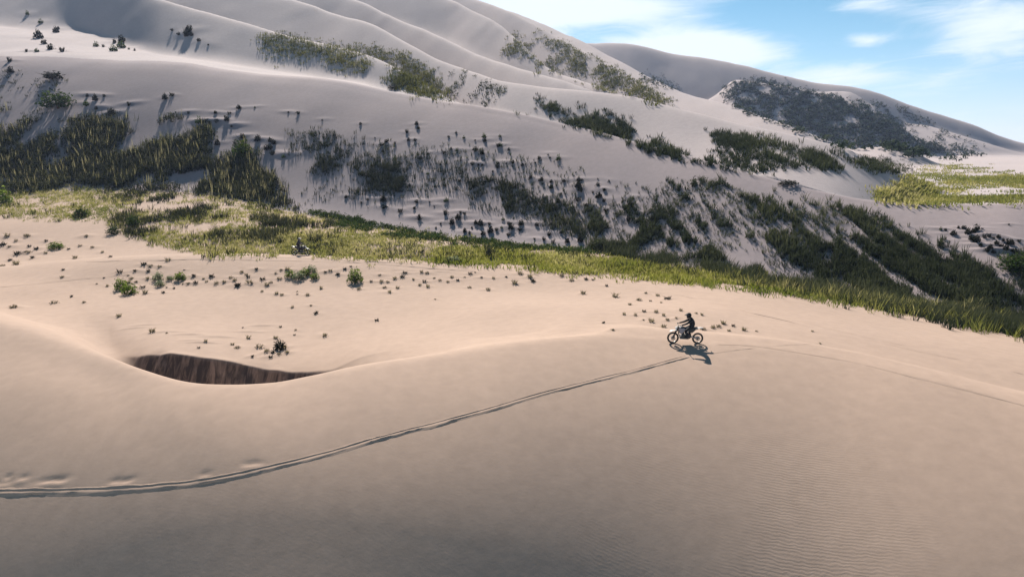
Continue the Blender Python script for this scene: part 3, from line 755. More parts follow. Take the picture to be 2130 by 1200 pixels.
    V2 = scatter([(240,452),(300,440),(420,430),(560,440),(700,465),(690,500),(560,500),(400,490),(280,490),(240,475)], 520, 4, .1, None, .4)
    V3 = scatter([(900,515),(1100,528),(1300,545),(1500,575),(1650,612),(1480,592),(1300,574),(1100,557),(900,545)], 2400, 5, -.22, None, .5)
    xr = FAR_RIDER[0]
    clear = lambda G: G[~((abs(G[:, 0] - xr) < 2.0) & (G[:, 1] < FAR_RIDER[1] + 1.6))]
    V1, V3 = clear(V1), clear(V3)
    stuff('valley_grass', [blades(V1, 10, (.2, .55), .075, .5, .45)], M_VALLEY, 'yellow green grass filling the sunlit valley floor', 'grass')
    stuff('bright_grass', [blades(V3, 10, (.25, .6), .07, .5, .4)], M_BRIGHT, 'vivid green grass strip just behind the pale rise', 'grass')
    stuff('valley_scrub_grass', [blades(V2, 12, (.5, 1.2), .085, .5, .3), blades(scatter(vl, 260, 5, 0), 12, (.4, 1.0), .09, .5, .3),
        blades(scatter([(220,395),(330,398),(380,410),(330,425),(240,420)], 160, 4, -.1), 10, (.4, .9), .09, .5, .3)], M_REED, 'taller dark grass clumps standing in the yellow valley grass', 'grass')
    # dark lush line along the foot of the slope
    L1 = scatter([(640,440),(720,452),(800,472),(900,489),(1000,502),(1100,513),(1200,521),(1240,528),(1200,530),(1050,520),(900,505),(780,488),(700,470)], 800, 4, -.15, None, .4, (6, 2.5))
    stuff('lush_ground_cover', [clumps(L1, .8 + .7 * rng.random(len(L1)), 20, .2, flat=.5), blades(L1, 6, (.3, .6), .08, .5, .4)], M_LUSH, 'low dark green ground cover in a winding line at the foot of the slope', 'ground cover')
    # scrub on the dunes behind
    def far(poly, n, c=6, t=-.1, soft=.3): return scatter(poly, n, c, t, None, soft)
    A = far([(540,72),(600,72),(680,92),(790,100),(860,118),(895,150),(925,208),(860,195),(800,165),(740,148),(680,132),(610,118),(560,108)], 1500, 7, -.2)
    A2 = far([(510,75),(600,68),(700,100),(720,150),(560,130)], 130, 4, 0)
    A3 = far([(840,150),(900,160),(935,210),(870,200),(820,180)], 300, 4, -.2)
    B = far([(1120,65),(1180,95),(1210,112),(1290,150),(1365,192),(1410,222),(1350,212),(1270,180),(1180,130),(1130,90)], 1000, 7, -.25)
    B1 = far([(1065,68),(1100,85),(1160,120),(1230,150),(1300,170),(1360,205),(1250,190),(1180,150),(1130,150),(1080,125),(1040,110)], 500, 6, .0)
    stuff('hillside_grass', [blades(A, 9, (.35, .8), .12, .8, .4), blades(A2, 7, (.3, .7), .12, .6, .4), blades(A3, 8, (.5, 1.2), .12, .7, .3), blades(B, 8, (.5, 1.1), .17, 1.0, .4), blades(B1, 8, (.5, 1.1), .15, .8, .4)],
          leaf_material('hillside_leaf', [(0, (.05, .055, .02)), (.6, (.085, .085, .03)), (1, (.15, .14, .06))], .3), 'olive grass patches on the slopes of the mountain dune', 'grass')
    Cc = far([(1100,195),(1160,225),(1260,260),(1330,300),(1450,330),(1560,358),(1480,345),(1370,318),(1250,280),(1160,250)], 520, 4, 0, .8)
    C2 = far([(1200,215),(1280,240),(1330,275),(1420,325),(1360,318),(1260,280),(1210,250)], 360, 4, 0, .8)
    C3 = far([(1480,275),(1560,285),(1640,305),(1740,325),(1800,345),(1740,355),(1640,345),(1560,325),(1490,300)], 640, 4, 0, .8)
    C4 = far([(1470,280),(1560,330),(1640,350),(1580,360),(1500,340)], 200, 5, -.05)
    C5 = far([(1790,330),(1850,335),(1900,350),(1890,362),(1830,360),(1790,350)], 260, 5, -.2)
    D = far([(960,150),(1060,190),(1140,245),(1080,240),(980,215),(930,205),(900,150)], 240, 5, .0)
    stuff('rib_grass', [blades(Cc, 12, (.4, .9), .08, .3, .3, (.06, 0)), blades(C2, 12, (.5, 1.1), .08, .35, .3), blades(C3, 12, (.5, 1.1), .08, .4, .3), blades(C4, 10, (.4, .8), .08, .3, .3), blades(C5, 10, (.4, .9), .09, .7, .4), blades(D, 8, (.3, .65), .09, .4, .4)],
          M_SLOPE, 'dark grass streaks on the folds behind the big dune', 'grass')
    E = far([(1530,172),(1600,168),(1660,185),(1730,200),(1800,222),(1850,245),(1900,290),(2040,322),(1960,328),(1900,320),(1820,303),(1760,305),(1700,280),(1620,255),(1560,235),(1500,200)], 2800, 12, -.22, soft=.4)
    E2 = far([(1800,200),(1900,235),(2000,290),(2060,315),(1960,300),(1860,255)], 260, 10, .0)
    E3 = far([(1340,150),(1390,165),(1430,190),(1380,185),(1340,170)], 130, 8, -.1)
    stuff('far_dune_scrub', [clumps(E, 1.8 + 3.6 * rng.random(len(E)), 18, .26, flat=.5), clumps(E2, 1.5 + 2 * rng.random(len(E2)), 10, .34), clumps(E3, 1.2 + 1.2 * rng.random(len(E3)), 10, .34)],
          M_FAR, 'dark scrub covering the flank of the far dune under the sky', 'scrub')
    Fd = far([(1810,400),(1850,385),(1900,360),(1960,345),(2050,352),(2200,380),(2200,415),(2130,418),(2050,420),(1900,424),(1830,420)], 2600, 14, -.2, .6)
    stuff('field_grass', [blades(Fd, 10, (.2, .6), .15, 1.1, .5)], M_VALLEY, 'bright green field of grass on the plain behind the big dune', 'grass')

# ------------------------------------------------------------------ bushes one can count
def tuft_proto(name, mat, seed, nb=26, nl=22, wide=.10, upright=.5):
    r = np.random.default_rng(seed)
    z = np.zeros((1, 3))
    return plant_mesh(name, [blades(z, nb, (.35, .75), wide, .22, upright, r=r), clumps(z, [1.0], nl, .26, r=r, flat=.5)], mat)

def bush_proto(name, mat, seed, n=90, leaf=.22, flat=.72):
    r = np.random.default_rng(seed)
    z = np.zeros((1, 3))
    off = np.array([[0, 0, 0], [.22, .08, -.02], [-.2, .1, -.02], [.05, -.2, -.03]])
    return plant_mesh(name, [clumps(z, [.95], n, leaf, r=r, flat=flat), clumps(off[1:], [.6, .55, .6], n // 4, leaf * 1.4, r=r, flat=flat), blades(z, 8, (.3, .6), .05, .15, .5, r=r)], mat)

def plant(name, me, spot, label, cat, group, grow=1.0, hz=1.0):
    x, y, s = spot
    g = ground_at([x], [y])[0]
    if np.isnan(g[0]): return None
    k = px_size(g, s) * grow
    o = link(name, me, None, (g[0], g[1], float(height(g[0], g[1])) + ZO - .03 * k))
    o.scale = (k * random.uniform(.85, 1.15), k * random.uniform(.85, 1.15), k * hz * random.uniform(.8, 1.2))
    o.rotation_euler = (0, 0, random.uniform(0, 6.28))
    return tag(o, label, cat, group)

ORD = ('first second third fourth fifth sixth seventh eighth ninth tenth eleventh twelfth thirteenth fourteenth fifteenth sixteenth '
       'seventeenth eighteenth nineteenth twentieth').split()
def each_label(spots, base):
    """every one named by its row (from the top) and its place in that row"""
    n = len(spots)
    rows = max(1, math.ceil(n / 12))
    names = {1: ['only'], 2: ['upper', 'lower'], 3: ['top', 'middle', 'bottom']}.get(rows, ['top'] + ORD[1:rows - 1] + ['bottom'])
    order = sorted(range(n), key=lambda i: spots[i][1])
    out = [None] * n
    for r in range(rows):
        row = sorted(order[r * n // rows:(r + 1) * n // rows], key=lambda i: spots[i][0])
        for k, i in enumerate(row):
            out[i] = base + ', ' + ORD[k] + ' from the left' + ('' if rows == 1 else ' in its ' + names[r] + ' row')
    return out

def grow_bushes():
    dry = [tuft_proto('scrub_tuft', M_DRY, 10 + i) for i in range(4)] + [tuft_proto('scrub_tuft', M_DARK, 20 + i) for i in range(2)]
    for spots, base, grp in (
            (NEAR_LEFT, 'dry scrub tuft behind the bowl', 'dry tufts along the back rim of the bowl'),
            (NEAR_MID, 'dry scrub tuft right of the round bush', 'dry tufts right of the round green bush'),
            (NEAR_RIGHT, 'brown tuft ahead of the near bike', 'brown tufts ahead of the near dirt bike'),
            (NEAR_BEHIND, 'pale tuft behind the near bike', 'pale tufts behind the near dirt bike'),
            (BOWL, 'dark tuft on bare sand inside the bowl', 'lone tufts inside the bowl'),
            (VALLEY, 'grey green tuft on the valley sand', 'tufts on the bare valley sand')):
        for s, label in zip(spots, each_label(spots, base)): plant('scrub_tuft', random.choice(dry), (s[0], s[1], s[2] * random.uniform(.5, .98)), label, 'tuft', grp, 1.15, .75)
    bush = [bush_proto('slope_bush', M_DARK, 40 + i, 150, .2) for i in range(4)] + [bush_proto('slope_bush', M_LUSH, 50)] + [tuft_proto('slope_bush', M_DARK, 60 + i, 46, 14, .07, .4) for i in range(4)]
    for spots, base, grp in (
            (SLOPE_UP, 'dark bush on the upper left dunes', 'bushes on the upper left dunes'),
            (SLOPE_LEFT, 'dark bush above the left reeds', 'bushes above the reeds'),
            (SLOPE_MID, 'small bush high on the big slope', 'bushes on ledges of the middle slope'),
            (SLOPE_LOW, 'dark bush low on the big slope', 'bushes low on the big slope'),
            (SLOPE_RIGHT, 'bush in the cluster far right', 'bush cluster at the right end of the slope')):
        for s, label in zip(spots, each_label(spots, base)): plant('slope_bush', random.choice(bush), (s[0], s[1], s[2] * random.choice((.5, .65, .8, .95, 1.05, 1.25))), label, 'bush', grp, 1.0, 1.25)
    # bushes that stand out
    def shrub(spot, mat, label, seed, grow=1.0, hz=1.0, n=300, leaf=.13, name='green_shrub'):
        x, y, s = spot
        g = ground_at([x], [y])[0]
        k = px_size(g, s) * grow
        e = bpy.data.objects.new(name, None); COL.objects.link(e)
        e.location = (g[0], g[1], float(height(g[0], g[1])) + ZO); e.empty_display_size = .2
        tag(e, label, 'bush')
        r = np.random.default_rng(seed)
        z = np.zeros((1, 3))
        f = link('foliage', plant_mesh('foliage', [clumps(z, [1.0], n, leaf, r=r, flat=.8), clumps(z, [.75], n // 3, leaf * 1.3, r=r, flat=.85)], mat), e)
        st = blades(z, 7, (.3, .6), .07, .12, .5, r=r)
        t = link('stem', plant_mesh('stem', [st], M_STEM), e)
        for o in (f, t): o.scale = (k, k, k * hz)
        return e
    b = lambda x, y: (x / 3, 380 + y / 3)
    shrub((739, 587, 36), M_GREEN, 'round bright green bush alone on the pale dune rise', 1, 1.0, .95, 420, .11, 'round_bush')
    shrub((*b(755,668),24), M_GREEN, 'green bush at the left of the touching pair on the bowl rim', 2, 1.1)
    shrub((*b(810,694),28), M_GREEN, 'larger green bush at the right of the touching pair on the bowl rim', 3, 1.1, .8)
    shrub((*b(1125,606),24), M_GREEN, 'bright green low bush at the right end of the small green group', 4, 1.1, .7)
    shrub((*b(985,608),20), M_PALE, 'pale grey green bush between the green pair and the bright green bush', 5, 1.1, .9)
    shrub((*b(1000,645),18), M_PALE, 'faded bush just below the pale grey green bush', 6, 1.1, .7)
    shrub((*b(1060,606),14), M_PALE, 'small yellowish bush touching the bright green low bush', 7, 1.1, .7)
    for i, (x, y, s, lab) in enumerate(((1810,590,20,'first from the left'),(1862,602,24,'second from the left and fullest'),(1902,580,22,'third from the left'),(1942,560,22,'topmost'),(1965,600,18,'last on the right'))):
        shrub((*b(x, y), s), M_PALE if i % 2 else M_GREEN, 'sage green bush in the row below the far rider, ' + lab, 20 + i, 1.1, .8, name='sage_bush')
    shrub((*b(1745,1040),24), M_DARK, 'big dark bush above the shadowed hollow', 8, 1.05, 1.0, name='dark_bush')
    shrub((*b(350,412),28), M_GREEN, 'broad green bush on the bare sand at the left of the valley', 9, 1.1, .5, name='valley_bush')
    shrub((*b(15,135),34), M_GREEN, 'rounded green bush at the far left edge of the valley grass', 10, 1.1, .9, name='valley_bush')
    shrub((*b(505,215),26), M_LUSH, 'dark bush at the right end of the yellow grass on the left', 11, 1.1, .8, name='valley_bush')
    shrub((*b(705,320),24), M_LUSH, 'dark low bush where the sand meets the dense valley grass', 12, 1.1, .7, name='valley_bush')
    shrub((*b(830,275),22), M_LUSH, 'upright dark bush at the left end of the dense valley grass', 13, 1.1, 1.2, name='valley_bush')
    shrub((1017, 532, 19), M_DARK, 'rounded dark bush alone in the bright green strip', 14, 1.1, .95, name='dark_bush')
    shrub((945, 546, 46), M_PALE, 'wide pale blue green bush on the rim in front of the green strip', 15, 1.0, .35, name='pale_bush')
    shrub((505, 330, 40), M_LUSH, 'bright topped green bush on the slope beside the reeds', 16, 1.0, 1.0, name='slope_shrub')
    shrub((120, 225, 62), M_LUSH, 'large dark green shrub above the reeds at the left', 17, 1.0, .6, 500, .1, name='slope_shrub')
    shrub((112, 165, 36), M_DARK, 'dark shrub on the rise at the upper left of the slope', 18, 1.0, .45, name='slope_shrub')
    shrub((1245, 522, 30), M_SLOPE, 'tall dark tussock at the left start of the grass fringe', 19, 1.0, 1.0, name='tussock')
    shrub((2115, 565, 64), M_LUSH, 'big dark bush at the right edge of the slope', 30, 1.0, .6, 500, .1, name='slope_shrub')
    shrub((818, 186, 24), M_DARK, 'dark bush on the bright sand below the olive patch', 31, 1.0, .5, name='dark_bush')
    shrub((1640, 385, 40), M_DARK, 'low dark bush on the bright sand just behind the crest of the big dune', 32, 1.0, .28, name='dark_bush')

# ------------------------------------------------------------------ small solid shapes
def tube(bm, pts, r, seg=8, caps=True):
    pts = [Vector(p) for p in pts]
    rs = r if isinstance(r, (list, tuple)) else [r] * len(pts)
    rings = []
    prev = None
    for i, p in enumerate(pts):
        t = (pts[min(i + 1, len(pts) - 1)] - pts[max(i - 1, 0)]).normalized()
        a = prev if prev is not None else (Vector((0, 0, 1)) if abs(t.z) < .9 else Vector((1, 0, 0)))
        n = (a - t * a.dot(t)).normalized(); prev = n
        b = t.cross(n)
        rings.append([bm.verts.new(p + (n * math.cos(k * 2 * math.pi / seg) + b * math.sin(k * 2 * math.pi / seg)) * rs[i]) for k in range(seg)])
    for r0, r1 in zip(rings, rings[1:]):
        for k in range(seg):
            bm.faces.new((r0[k], r0[(k + 1) % seg], r1[(k + 1) % seg], r1[k]))
    if caps:
        bm.faces.new(rings[0][::-1]); bm.faces.new(rings[-1])

def lathe(bm, c, prof, seg=36):
    """profile (radius, offset along y) turned about the y axis through c; closed loop"""
    c = Vector(c)
    rings = []
    for k in range(seg):
        a = k * 2 * math.pi / seg
        rings.append([bm.verts.new(c + Vector((math.cos(a) * r, y, math.sin(a) * r))) for r, y in prof])
    n = len(prof)
    for k in range(seg):
        r0, r1 = rings[k], rings[(k + 1) % seg]
        for j in range(n):
            bm.faces.new((r0[j], r0[(j + 1) % n], r1[(j + 1) % n], r1[j]))

def prism(bm, poly, y0, y1, taper=1.0):
    """outline in x,z pushed from y0 to y1; the y1 face may be drawn in"""
    cx = sum(p[0] for p in poly) / len(poly); cz = sum(p[1] for p in poly) / len(poly)
    a = [bm.verts.new((x, y0, z)) for x, z in poly]
    b = [bm.verts.new((cx + (x - cx) * taper, y1, cz + (z - cz) * taper)) for x, z in poly]
    n = len(poly)
    bm.faces.new(a); bm.faces.new(b[::-1])
    for i in range(n): bm.faces.new((a[i], b[i], b[(i + 1) % n], a[(i + 1) % n]))

def loft(bm, secs, seg=12):
    """sections (x, z, half width, half height) along x, rounded"""
    rings = []
    for x, z, w, h in secs:
        ring = []
        for k in range(seg):
            a = k * 2 * math.pi / seg
            c, s = math.cos(a), math.sin(a)
            ring.append(bm.verts.new((x, w * math.copysign(abs(c) ** .7, c), z + h * math.copysign(abs(s) ** .7, s))))
        rings.append(ring)
    for r0, r1 in zip(rings, rings[1:]):
        for k in range(seg): bm.faces.new((r0[k], r0[(k + 1) % seg], r1[(k + 1) % seg], r1[k]))
    bm.faces.new(rings[0][::-1]); bm.faces.new(rings[-1])

def ball(bm, c, r, seg=14, rings=10):
    vs = []
    c = Vector(c)
    for i in range(rings + 1):
        t = math.pi * i / rings
        vs.append([bm.verts.new(c + Vector((math.sin(t) * math.cos(2 * math.pi * k / seg) * r[0], math.sin(t) * math.sin(2 * math.pi * k / seg) * r[1], math.cos(t) * r[2]))) for k in range(seg)])
    for a, b in zip(vs, vs[1:]):
        for k in range(seg): bm.faces.new((a[k], b[k], b[(k + 1) % seg], a[(k + 1) % seg]))
    bmesh.ops.remove_doubles(bm, verts=bm.verts, dist=1e-5)

def part(name, bm, mat, parent, smooth=True, bevel=0.0):
    if bevel:
        bmesh.ops.bevel(bm, geom=[e for e in bm.edges if len(e.link_faces) == 2 and e.calc_face_angle(0) > .5], offset=bevel, segments=2, profile=.6, affect='EDGES')
    bmesh.ops.recalc_face_normals(bm, faces=bm.faces)
    me = bpy.data.meshes.new(name)
    bm.to_mesh(me); bm.free()
    for p in me.polygons: p.use_smooth = smooth
    me.materials.append(mat)
    return link(name, me, parent)

def B(): return bmesh.new()

def skin_mesh(name, verts, edges, radii, mat, parent, root=0, levels=2):
    """one continuous surface grown round a skeleton"""
    me = bpy.data.meshes.new(name)
    me.from_pydata(verts, edges, [])
    o = bpy.data.objects.new(name, me); COL.objects.link(o)
    m = o.modifiers.new('skin', 'SKIN'); m.use_smooth_shade = True
    sv = me.skin_vertices[0].data if len(me.skin_vertices) else None
    if sv is None:
        bm = bmesh.new(); bm.from_mesh(me); bm.verts.layers.skin.verify(); bm.to_mesh(me); bm.free()
        sv = me.skin_vertices[0].data
    for i, r in enumerate(radii):
        sv[i].radius = r if isinstance(r, tuple) else (r, r)
        sv[i].use_root = (i == root)
    s = o.modifiers.new('sub', 'SUBSURF'); s.levels = levels; s.render_levels = levels
    dg = bpy.context.evaluated_depsgraph_get()
    new = bpy.data.meshes.new_from_object(o.evaluated_get(dg))
    new.name = name
    o.modifiers.clear(); o.data = new
    bpy.data.meshes.remove(me)
    for p in new.polygons: p.use_smooth = True
    new.materials.clear(); new.materials.append(mat)
    o.parent = parent
    return o

# ------------------------------------------------------------------ dirt bike
M_RUBBER = simple_mat('tyre_rubber', (.018, .017, .016), .85, 0, .4, 30)
M_BLACK = simple_mat('black_plastic', (.014, .014, .015), .45)
M_METAL = simple_mat('dull_metal', (.32, .31, .30), .4, .9)
M_DARKM = simple_mat('dark_metal', (.05, .048, .046), .5, .7)
M_ENGINE = simple_mat('engine_casing', (.07, .066, .06), .5, .6, .3, 25)
M_SHROUD = simple_mat('grey_shroud_plastic', (.30, .25, .26), .4)
M_WHITEP = simple_mat('white_fender_plastic', (.66, .63, .60), .4)
M_SEAT = simple_mat('seat_vinyl', (.016, .015, .016), .65, 0, .3, 60)
M_RED = simple_mat('dark_red_plastic', (.11, .025, .022), .4)

def make_wheel(root, x, R, name='wheel'):
    w = bpy.data.objects.new(name, None); COL.objects.link(w); w.parent = root; w.location = (x, 0, R); w.empty_display_size = .1
    r = .052
    bm = B(); lathe(bm, (0, 0, 0), [(R - r + math.cos(a) * r, math.sin(a) * r) for a in [k * 2 * math.pi / 10 for k in range(10)]], 40)
    for k in range(36):                                          # knobs
        a = k * 2 * math.pi / 36
        for y in (-.028, .0, .028):
            m = Matrix.Rotation(-a, 4, 'Y') @ Matrix.Translation((R - .004 - abs(y) * .25, y, 0)) @ Matrix.Diagonal((.022, .02, .026, 1))
            bmesh.ops.create_cube(bm, size=1.0, matrix=m)
    part('tyre', bm, M_RUBBER, w)
    bm = B(); q = R - .095; lathe(bm, (0, 0, 0), [(q, -.022), (q + .018, -.026), (q + .018, .026), (q, .022), (q - .010, .0)], 40)
    part('rim', bm, M_METAL, w)
    bm = B(); lathe(bm, (0, 0, 0), [(.012, -.06), (.055, -.055), (.055, -.03), (.03, -.02), (.03, .02), (.055, .03), (.055, .055), (.012, .06)], 20)
    part('hub', bm, M_DARKM, w)
    bm = B()
    for k in range(16):
        a = k * 2 * math.pi / 16; b = a + (.35 if k % 2 else -.35); s = .035 if k % 4 < 2 else -.035
        tube(bm, [(math.cos(b) * .05, s, math.sin(b) * .05), (math.cos(a) * q, 0, math.sin(a) * q)], .0035, 4, False)
    tag(part('spoke', bm, M_METAL, w), kind='stuff')
    bm = B(); lathe(bm, (0, .062, 0), [(.075, -.002), (.13, -.002), (.13, .002), (.075, .002)], 30)
    part('brake_disc', bm, M_METAL, w)
    return w

def make_bike(label, fender_mat, shroud_mat):
    root = bpy.data.objects.new('dirt_bike', None); COL.objects.link(root); root.empty_display_size = .4
    tag(root, label, 'motorcycle')
    FX, RX, FR, RR = .745, -.735, .35, .335
    make_wheel(root, FX, FR); make_wheel(root, RX, RR)
    # fork legs, raked back to the steering head
    for s in (-1, 1):
        bm = B(); tube(bm, [(FX, s * .095, FR), (FX - .10, s * .095, FR + .25)], .026, 10); tube(bm, [(FX - .10, s * .095, FR + .25), (FX - .285, s * .095, FR + .70)], .031, 10)
        tube(bm, [(FX + .02, s * .095, FR - .03), (FX, s * .095, FR + .05)], .032, 10)
        part('fork_leg', bm, M_DARKM, root)
    bm = B(); prism(bm, [(.50, .95), (.56, .93), (.545, .89), (.485, .91)], -.125, .125); prism(bm, [(.44, 1.07), (.505, 1.05), (.495, 1.02), (.43, 1.04)], -.12, .12)
    part('fork_clamp', bm, M_DARKM, root, False, .006)
    # frame
    bm = B()
    tube(bm, [(.46, 0, 1.03), (.52, 0, .90)], .035, 10)
    for s in (-1, 1):
        tube(bm, [(.46, s * .03, .98), (.22, s * .10, .86), (-.10, s * .12, .80), (-.28, s * .11, .62), (-.30, s * .10, .42), (-.20, s * .10, .33)], .024, 8)
        tube(bm, [(-.10, s * .10, .80), (-.42, s * .09, .90), (-.62, s * .07, .93)], .014, 6)
        tube(bm, [(-.28, s * .10, .60), (-.58, s * .08, .90)], .013, 6)
    tube(bm, [(.50, 0, .90), (.40, 0, .55), (.28, 0, .34), (-.20, 0, .31)], .024, 8)
    part('frame', bm, M_DARKM, root)
    # engine
    bm = B()
    prism(bm, [(.27, .36), (.30, .46), (.20, .56), (-.02, .58), (-.22, .54), (-.26, .42), (-.14, .34), (.10, .31)], -.13, .13, 1.0)
    eng = part('engine', bm, M_ENGINE, root, False, .02)
    bm = B()
    for k in range(6):
        t = k / 5
        prism(bm, [(.06 + .075 * t, .58 + .038 * k), (.24 + .06 * t, .545 + .038 * k), (.245 + .06 * t, .565 + .038 * k), (.065 + .075 * t, .60 + .038 * k)], -.085, .085)
    prism(bm, [(.09, .58), (.22, .55), (.30, .78), (.17, .82)], -.07, .07)
    part('cylinder', bm, M_ENGINE, eng, False)
    for s in (-1, 1):
        bm = B(); m = [(math.cos(a) * .1 - .02, math.sin(a) * .1 + .45) for a in [k * 2 * math.pi / 16 for k in range(16)]]
        prism(bm, m, s * .13, s * .165, .8); part('engine_cover', bm, M_DARKM, eng, False, .004)
    bm = B(); prism(bm, [(.33, .30), (.40, .42), (.38, .44), (.30, .33), (-.18, .30), (-.18, .285)], -.11, .11); part('skid_plate', bm, M_METAL, root, False)
    # swing arm, shock, chain
    for s in (-1, 1):
        bm = B(); tube(bm, [(-.24, s * .085, .43), (-.50, s * .10, .40), (RX, s * .105, RR)], [.034, .030, .022], 8); part('swingarm', bm, M_METAL, root)
    bm = B(); tube(bm, [(-.26, 0, .47), (-.20, 0, .78)], .034, 10)
    for k in range(7): lathe(bm, (-.245 + k * .007, 0, .53 + k * .032), [(.03, -.04), (.045, -.04), (.045, .04), (.03, .04)], 10)
    part('shock', bm, M_RED, root)
    bm = B(); tube(bm, [(-.2, -.09, .47), (RX, -.07, RR + .085)], .009, 4); tube(bm, [(-.2, -.09, .40), (RX, -.07, RR - .085)], .009, 4)
    lathe(bm, (RX, -.07, RR), [(.06, -.004), (.10, -.004), (.10, .004), (.06, .004)], 24)
    part('chain', bm, M_DARKM, root)
    # bodywork
    bm = B(); loft(bm, [(.44, .93, .05, .05), (.36, .95, .12, .10), (.20, .95, .14, .11), (.05, .93, .11, .09), (-.05, .91, .07, .05)]); part('fuel_tank', bm, M_BLACK, root)
    for s in (-1, 1):
        bm = B(); prism(bm, [(.47, .93), (.42, .99), (.10, .97), (.02, .89), (.16, .72), (.25, .60), (.38, .66)], s * .12, s * .175, .86)
        part('radiator_shroud', bm, shroud_mat, root, False, .008)
        bm = B(); prism(bm, [(-.10, .90), (-.22, .66), (-.46, .74), (-.60, .90), (-.40, .93)], s * .10, s * .14, .9); part('side_panel', bm, M_BLACK, root, False, .006)
    bm = B(); loft(bm, [(.16, .99, .06, .03), (0, .96, .105, .045), (-.25, .955, .125, .05), (-.50, .98, .115, .045), (-.68, 1.0, .07, .03)]); part('seat', bm, M_SEAT, root)
    bm = B(); loft(bm, [(-.58, .955, .09, .018), (-.72, .97, .105, .016), (-.88, .985, .10, .013), (-1.03, .975, .07, .008)], 10); part('rear_fender', bm, fender_mat, root)
    bm = B(); prism(bm, [(-.93, .965), (-.99, .96), (-1.02, .83), (-.985, .83)], -.07, .07); part('number_plate', bm, M_BLACK, root, False, .004)
    bm = B(); loft(bm, [(1.00, .735, .035, .006), (.86, .785, .085, .012), (.70, .81, .095, .014), (.52, .80, .075, .012), (.40, .755, .06, .008)], 10); part('front_fender', bm, fender_mat, root)
    bm = B(); prism(bm, [(.60, 1.02), (.625, .93), (.59, .82), (.56, .84), (.555, 1.02)], -.10, .10, 1); hl = part('headlight_shell', bm, fender_mat, root, False, .012)
    bm = B(); m = [(math.cos(a) * .045, math.sin(a) * .045) for a in [k * 2 * math.pi / 14 for k in range(14)]]
    for x, z in m: pass
    lathe(bm, (.0, 0, 0), [(.001, -.006), (.05, -.004), (.05, .004), (.001, .006)], 16)
    bmesh.ops.rotate(bm, verts=bm.verts, matrix=Matrix.Rotation(math.pi / 2, 3, 'Z')); bmesh.ops.translate(bm, verts=bm.verts, vec=(.622, 0, .93))
    part('headlight', bm, simple_mat('lamp_glass', (.5, .5, .5), .15), hl)
    # controls
    bm = B()
    tube(bm, [(.42, -.40, 1.155), (.455, -.27, 1.165), (.47, -.13, 1.10), (.47, .13, 1.10), (.455, .27, 1.165), (.42, .40, 1.155)], .012, 8); tube(bm, [(.46, -.24, 1.16), (.46, .24, 1.16)], .010, 8)
    tube(bm, [(.46, .05, 1.06), (.47, .05, 1.10)], .016, 6); tube(bm, [(.46, -.05, 1.06), (.47, -.05, 1.10)], .016, 6)
    hb = part('handlebar', bm, M_DARKM, root)
    for s in (-1, 1):
        bm = B(); tube(bm, [(.432, s * .30, 1.162), (.417, s * .415, 1.154)], .018, 8); part('grip', bm, M_RUBBER, hb)
        bm = B(); tube(bm, [(.47, s * .27, 1.17), (.50, s * .40, 1.15)], .006, 6); part('lever', bm, M_METAL, hb)
        bm = B(); tube(bm, [(-.12, s * .10, .37), (-.12, s * .24, .375)], .016, 6); part('foot_peg', bm, M_METAL, root)
    # exhaust on the right
    bm = B(); tube(bm, [(.30, -.03, .70), (.42, -.10, .60), (.36, -.16, .48), (.10, -.17, .52), (-.15, -.165, .64), (-.36, -.16, .76)], .024, 8)
    tube(bm, [(-.34, -.16, .75), (-.42, -.16, .79), (-.74, -.16, .885), (-.78, -.16, .90)], [.026, .052, .055, .02], 12)
    part('exhaust', bm, M_METAL, root)
    return root

